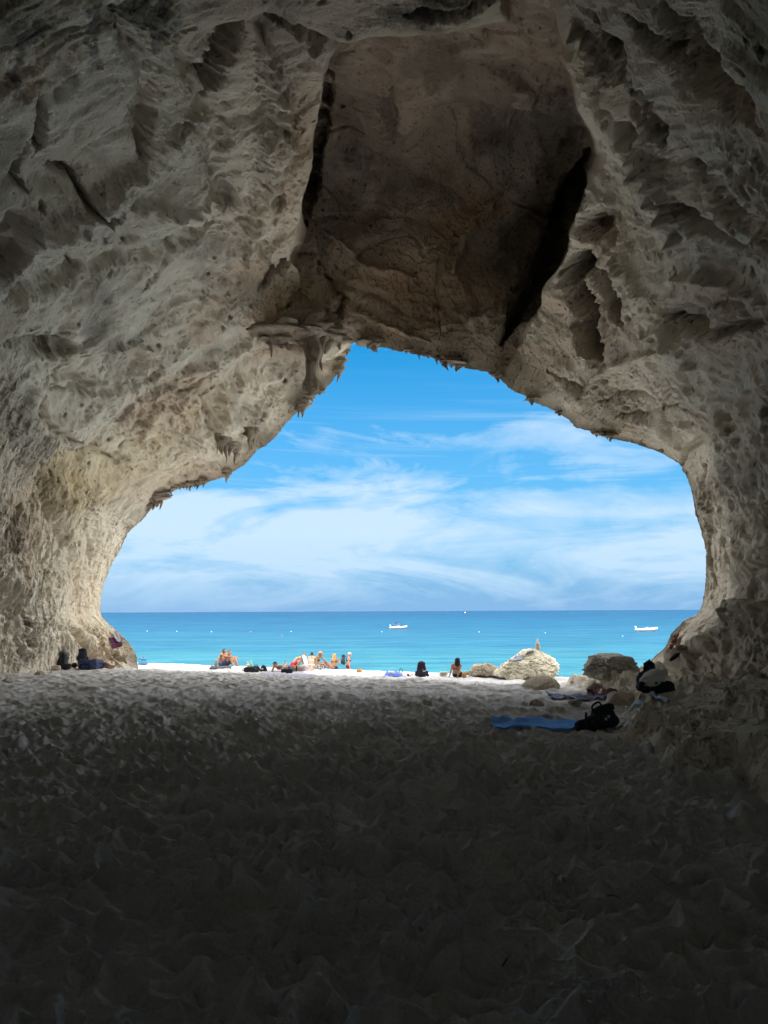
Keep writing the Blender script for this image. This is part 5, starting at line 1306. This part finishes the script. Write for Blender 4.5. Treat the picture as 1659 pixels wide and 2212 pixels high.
# on the sunlit boulder
bpy.context.view_layer.update(); DG = bpy.context.evaluated_depsgraph_get(); TREES.append(BVHTree.FromPolygons([sunrock.matrix_world @ v.co for v in sunrock.data.vertices], [tuple(p.vertices) for p in sunrock.data.polygons]))
patch('cloth', [(1105,1428),(1128,1426),(1132,1414),(1116,1418)], cloth((.42, .48, .60), 'pale_blue_cloth'), 'pale blue cloth spread on the flank of the sunlit boulder', 'cloth', .06, .02, seed=21, lift=.03)
patch('cloth', [(1086,1434),(1102,1432),(1104,1422),(1094,1424)], cloth((.03, .032, .04), 'charcoal_cloth'), 'charcoal garment on the left flank of the sunlit boulder', 'garment', .06, .02, seed=22, lift=.03)
patch('cloth', [(1134,1416),(1152,1411),(1153,1406),(1140,1408)], cloth((.16, .16, .22), 'grey_violet_cloth'), 'grey-violet garment near the top of the sunlit boulder', 'garment', .05, .02, seed=23, lift=.03)
patch('cloth', [(1098,1446),(1120,1444),(1122,1434),(1104,1436)], cloth((.60, .58, .46), 'cream_cloth'), 'cream towel low on the left flank of the sunlit boulder', 'towel', .06, .02, seed=24, lift=.03)

# right side: towels, bag, clothes
blue = NT('blue_towel'); co_ = blue.objco(); n_ = blue.noise(co_, 2.5, 4, .6); blue_m = blue.out(blue.mix(n_, (.12, .36, .97), (.18, .46, .98)), .9, blue.bump(blue.noise(co_, 14, 4, .6), .6, .02), spec=.1)
patch('towel', [(1058,1568),(1236,1580),(1266,1560),(1064,1551)], blue_m, 'bright blue towel spread on the dark sand', 'towel', .03, .03, 90, 34, seed=31, lift=.045, rag=.03)
pt_ = NT('purple_towel'); co_ = pt_.objco((1, 1, 1)); nn_ = pt_.noise(co_, 5, 3, .5, 1.2)
pc = pt_.mix(pt_.ramp(nn_, [(.40, 0.0), (.44, 1.0), (.47, 1.0), (.51, 0.0)]), (.05, .05, .26), (.45, .43, .42)); pc = pt_.mix(pt_.ramp(pt_.noise(co_, 3, 2, .5), [(.52, 0.0), (.56, 1.0)]), pc, (.02, .018, .03))
patch('towel', [(1192,1512),(1300,1515),(1322,1501),(1180,1501)], pt_.out(pc, .9), 'purple and white patterned towel spread before the rock shelf', 'towel', .05, .02, 80, 30, seed=33)
patch('cloth', [(1290,1506),(1318,1508),(1334,1498),(1306,1497)], cloth((.10, .035, .03), 'rust_cloth'), 'dark rust-coloured cloth at the end of the patterned towel', 'cloth', .05, .02, seed=35)
patch('cloth', [(1268,1500),(1304,1502),(1300,1486),(1276,1486)], cloth((.14, .06, .06), 'brick_cloth'), 'brick-red garment heaped on the rock above the patterned towel', 'garment', .22, .02, seed=37)
b = base(1308, 1577)
root = empty('backpack', (b.x, b.y + .1, b.z - .02), R(8), 'bulky black backpack slumped at the right end of the blue towel', 'backpack', rot=(-.25, -.30, R(8)))
soft('bag', (.54, .32, .25), black, root, e1=.6, e2=.6, wr=.09, seed=41, taper=.2); soft('top_lid', (.32, .26, .13), black, root, (.10, 0, .19), e1=.7, e2=.7, wr=.12, seed=43); soft('front_pocket', (.36, .16, .16), black, root, (-.02, -.15, .03), e1=.6, e2=.6, wr=.1, seed=44); soft('side_pocket', (.16, .2, .2), black, root, (-.27, 0, .03), e1=.7, e2=.7, wr=.1, seed=45)
for k, dx in enumerate((-.12, .08)): tube('shoulder_strap', [(dx - .04, -.08, .29), (dx - .10, -.19, .24), (dx - .15, -.23, .14), (dx - .08, -.22, .04)], .022, cloth((.03, .03, .034), 'strap_web'), root, flat=.5)
tube('grab_handle', [(-.04, -.02, .29), (-.02, -.03, .35), (.08, -.03, .37), (.11, -.02, .31)], .014, black, root)
for x_, z_ in ((.06, .13), (.01, .11)): soft('buckle', (.035, .02, .04), plain((.55, .55, .55), 'steel', .3, Metallic=.8), root, (x_, -.245, z_))
patch('mat', [(1352,1536),(1440,1530),(1448,1522),(1378,1524)], NT('foil').out((.13, .15, .19), .45), 'dark grey mat with a silvery edge lying along the rock shelf', 'mat', .06, .02, 60, 24, seed=51)
b = base(1398, 1490); root = empty('beach_bag', b, .3, 'dark blue bag slumped beside the patterned white sack', 'bag'); bd_ = cloth((.022, .034, .075), 'dark_blue'); soft('bag', (.30, .26, .30), bd_, root, e1=.8, e2=.8, wr=.16, seed=61); soft('bag_top', (.18, .16, .24), bd_, root, (.10, .05, .22), e1=.9, e2=.9, wr=.2, seed=62); soft('tan_base', (.14, .12, .14), cloth((.26, .22, .16), 'tan_base'), root, (-.12, -.06, 0), wr=.08)
b = base(1416, 1497); root = empty('beach_bag', b, 0, 'black bag under the patterned white sack at the right wall', 'bag'); soft('bag', (.52, .3, .18), black, root, e1=.6, e2=.6, wr=.12, seed=63); tube('handle', [(-.2, -.1, .1), (-.26, -.12, .05), (-.2, -.16, .02)], .010, black, root)
sp_ = NT('spotted'); sn = sp_.ramp(sp_.vor(sp_.objco(), 9), [(.16, 0.0), (.20, 1.0)]); sm = sp_.out(sp_.mix(sn, (.06, .06, .08), (.74, .74, .76)), .9)
V_, F_ = superell(.40, .26, .22, .8, .8, wr=.14, seed=64, nu=60, nv=40); o = mesh_obj('sack', V_ @ np.array(Euler((0, -.45, 0)).to_matrix()).T, F_, sm); thing1(o, 'white sack with dark spots resting on the black bag', 'sack', (b.x + .02, b.y - .06, b.z + .12))
patch('cloth', [(1452,1408),(1464,1398),(1471,1372),(1459,1384)], cloth((.22, .08, .09), 'faded_red'), 'faded red garment hanging on the right cave wall', 'garment', .10, .02, seed=71, lift=.06)
def shoe(px, py, label, rz):
    p, n = hit(px, py); root = empty('shoe', p + n * .07 + Vector((0, 0, -.02)), rz, label, 'shoe', 'shoes on the right wall')
    lt = cloth((.32, .28, .22), 'beige_suede'); soft('upper', (.27, .095, .085), lt, root, (0, 0, .022), e1=.8, e2=.8, wr=.03); soft('collar', (.12, .085, .06), lt, root, (-.07, 0, .075), e1=.7, e2=.7, wr=.03); soft('sole', (.285, .105, .03), plain((.45, .42, .37), 'sole_rubber', .7), root, e1=.3, e2=.7)
shoe(1471, 1408, 'beige shoe wedged on the right wall under the hanging garment, left of its pair', R(60)); shoe(1480, 1406, 'beige shoe on the right wall, right of its pair', R(35))
p, n = hit(1462, 1422); o = soft('sandal', (.30, .10, .05), cloth((.012, .012, .016), 'black_rubber'), e1=.5, e2=.8, wr=.04); thing1(o, 'black sandal on the right wall below the beige shoes', 'sandal', p + n * .03); o.rotation_euler = (0, -.6, .3)

# ------------------------------------------------------------------ boats, buoys
def sea_point(px, py):
    d = ray(px, py); t = (SEA - EYE[2]) / d[2]; return Vector(EYE + d * t)
def rib(label, loc, rz, L, bimini, group):
    root = empty('inflatable_boat', loc, rz, label, 'boat', group)
    wm = plain((.72, .72, .70), 'white_hypalon', .45); gm = plain((.55, .56, .56), 'grp_hull', .4); dk = plain((.02, .022, .03), 'black_plastic', .4)
    k = L / 5.0; B = .86 * k; r = .25 * k
    tube('tube', [(-2.5 * k, B, .38 * k), (-2.2 * k, B, .38 * k), (-.5 * k, B, .40 * k), (1.0 * k, B * .95, .48 * k), (1.9 * k, B * .62, .62 * k), (2.35 * k, 0, .74 * k), (1.9 * k, -B * .62, .62 * k), (1.0 * k, -B * .95, .48 * k), (-.5 * k, -B, .40 * k), (-2.2 * k, -B, .38 * k), (-2.5 * k, -B, .38 * k)],
         [r * .35, r * .95, r, r, r * .95, r * .9, r * .95, r, r, r * .95, r * .35], wm, root, 12)
    V = []; 
    for x, hw, zk, zt in ((-2.0, .72, -.18, .34), (-1, .74, -.2, .36), (0, .74, -.2, .38), (1, .66, -.16, .44), (1.8, .36, .08, .56), (2.2, .05, .45, .68)):
        for y, z in ((-hw, zt), (-hw * .8, zk + .18), (0, zk), (hw * .8, zk + .18), (hw, zt)): V.append((x * k, y * k, z * k))
    Fc = [[i * 5 + j, i * 5 + j + 1, (i + 1) * 5 + j + 1, (i + 1) * 5 + j] for i in range(5) for j in range(4)] + [[i * 5 + 4, i * 5, (i + 1) * 5, (i + 1) * 5 + 4] for i in range(5)] + [[0, 1, 2, 3, 4]]
    mesh_obj('hull', V, Fc, gm, root, smooth=False)
    soft('console', (.55 * k, .6 * k, .55 * k), wm, root, (.1 * k, 0, .38 * k), e1=.3, e2=.3, taper=.2); soft('seat', (.5 * k, .9 * k, .35 * k), plain((.50, .48, .42), 'seat_vinyl', .6), root, (-.75 * k, 0, .38 * k), e1=.3, e2=.3)
    soft('windscreen', (.05 * k, .5 * k, .22 * k), plain((.06, .08, .1), 'smoked_screen', .1), root, (.3 * k, 0, .88 * k), rot=(0, .35, 0), e1=.3, e2=.3)
    eng = soft('outboard_motor', (.36 * k, .34 * k, .55 * k), plain((.62, .63, .64), 'cowling', .3), root, (-2.35 * k, 0, .72 * k), rot=(0, -.35, 0), e1=.6, e2=.6, taper=.2)
    soft('motor_leg', (.2 * k, .14 * k, .9 * k), dk, eng, (-2.3 * k, 0, -.12 * k), rot=(0, -.1, 0), e1=.5, e2=.6)
    tube('rubbing_strake', [(-2.3 * k, -B - r * .97, .36 * k), (-.5 * k, -B - r * .99, .38 * k), (1.0 * k, -B * .95 - r * .97, .46 * k), (1.9 * k, -B * .62 - r * .8, .6 * k)], .03 * k, dk, root)
    if bimini:
        u = np.linspace(-1, 1, 12); X_, Y_ = np.meshgrid(u, u, indexing='ij'); Z_ = 1.85 * k + .12 * k * X_ - .10 * k * Y_ ** 2 - .06 * k * X_ ** 2
        V = np.stack([X_.ravel() * .95 * k - .55 * k, Y_.ravel() * .8 * k, Z_.ravel()], -1); f = grid_faces(12, 12); n = len(V)
        mesh_obj('canopy', np.concatenate([V, V - np.array([0, 0, .07 * k])]), f.tolist() + (f[:, ::-1] + n).tolist(), plain((.02, .03, .10), 'navy_canvas', .8), root)
        for sx in (-1.4, .35):
            for sy in (-1, 1): tube('canopy_pole', [(-.5 * k, sy * B, .55 * k), (sx * k, sy * .78 * k, (1.75 + .12 * (sx + .55)) * k)], .018 * k, plain((.5, .5, .52), 'steel_tube', .3), root, 6, 2)
    return root
p = sea_point(861, 1358.5); p.z = SEA - .02; rib('white inflatable boat under a navy sunshade canopy', p, R(-14), 4.9 * p.y / 215, True, 'inflatable boats moored off the beach')
p = sea_point(1397, 1363.5); p.z = SEA - .02; rib('white inflatable boat without canopy, lying off the right cave wall', p, R(-8), 5.3 * p.y / 190, False, 'inflatable boats moored off the beach')
p = at_depth(1004, 1321, 1400); k = 1400 / F
root = empty('motor_boat', (p[0], p[1], SEA - .2), R(170), 'tiny dark-hulled motor boat far out on the horizon', 'boat')
V = []; L = 10 * k
for x, hw, zb, zt in ((-.5, .13, -.02, .11), (0, .15, -.02, .12), (.3, .11, -.01, .14), (.5, .01, .1, .17)):
    for y, z in ((-hw, zt), (-hw * .7, zb), (hw * .7, zb), (hw, zt)): V.append((x * L, y * L, z * L))
mesh_obj('hull', V, [[i * 4 + j, i * 4 + j + 1, (i + 1) * 4 + j + 1, (i + 1) * 4 + j] for i in range(3) for j in range(3)] + [[i * 4 + 3, i * 4, (i + 1) * 4, (i + 1) * 4 + 3] for i in range(3)] + [[0, 1, 2, 3]], plain((.02, .05, .11), 'navy_hull', .4), root, smooth=False)
soft('cabin', (L * .34, L * .2, L * .2), plain((.75, .76, .76), 'white_cabin', .4), root, (-.05 * L, 0, .1 * L), e1=.3, e2=.3, taper=.35); tube('mast', [(-.1 * L, 0, .28 * L), (-.12 * L, 0, .42 * L)], L * .012, plain((.6, .6, .6), 'mast_alloy', .4), root, 6, 2)
BUOY = [(318,1362),(382,1362.5),(457,1363.5),(542,1363.5),(629,1363),(825,1363.6),(1035,1364),(1178,1366),(1345,1373)]
ords = ('leftmost', 'second from left', 'third from left', '', 'fifth from left', 'sixth from left', 'third from right', 'second from right', 'rightmost')
wb = plain((.75, .74, .70), 'white_buoy', .4); pb = plain((.62, .20, .18), 'pink_buoy', .4)
for i, (x, y) in enumerate(BUOY):
    p = sea_point(x, y + 1.6); m = p.y / F; r = 1.05 * m
    o = lathe('buoy', [(r * .2, -r * .6), (r * .8, -r * .35), (r, 0.1 * r), (r * .9, r * .55), (r * .5, r * .95), (r * .2, r * 1.05), (r * .2, r * 1.3), (r * .12, r * 1.35)], pb if i == 3 else wb, None, 12)
    thing1(o, 'pink buoy afloat in the line of white buoys' if i == 3 else 'white buoy afloat on the sea, %s of the buoy line' % ords[i], 'buoy', p, None, 'buoys marking the bathing area')

# ------------------------------------------------------------------ pebbles and twigs on the dark sand
pm = rock_mat('pebble', (0.55, 0.53, 0.48), (0.45, 0.43, 0.39), (0.62, 0.60, 0.56), False, 8)
for i, (sx, sy, w_) in enumerate(((375,3909,11),(1475,3610,9),(1773,3350,12),(1862,3427,8),(2562,3350,10),(2597,3490,9),(2845,3195,13),(3030,3252,14),(1335,3380,9),(1310,3272,11),(718,3578,9),(2155,3113,11),(2330,3215,8),(2922,3290,8),(1600,3235,7),(2060,3490,7),(660,3330,8),(1020,3760,8),(1680,3800,7),(2380,3640,7))):
    p = base(sx * .54, sy * .54); m = p.y / F; o = rock('pebble', w_ * m * .62, w_ * m * .5, w_ * m * .36, 100 + i, pm, sub=2, rough=.1); o.location = p; o.rotation_euler = (0, 0, i)
    tag(o, 'small pale pebble lying on the dark trodden sand', 'pebble', 'pebbles on the dark sand')
tw = plain((.30, .24, .17), 'dry_wood', .9)
for (a, c, lab) in (((2540, 3925), (2556, 3992), 'pale dry twig on the near sand at lower right'), ((2430, 3585), (2482, 3600), 'dark thin twig on the sand in front of the rock shelf'), ((2010, 3870), (2030, 3838), 'short bent twig on the near sand')):
    p, q = base(a[0] * .54, a[1] * .54), base(c[0] * .54, c[1] * .54); mid = (p + q) / 2 + Vector((.004, 0, .012))
    o = tube('twig', [np.array(p + Vector((0, 0, .006))), np.array(mid), np.array(q + Vector((0, 0, .006)))], [.005, .0045, .003], tw, None, 6, 4); tag(o, lab, 'twig')
print('all', time.time() - _t)
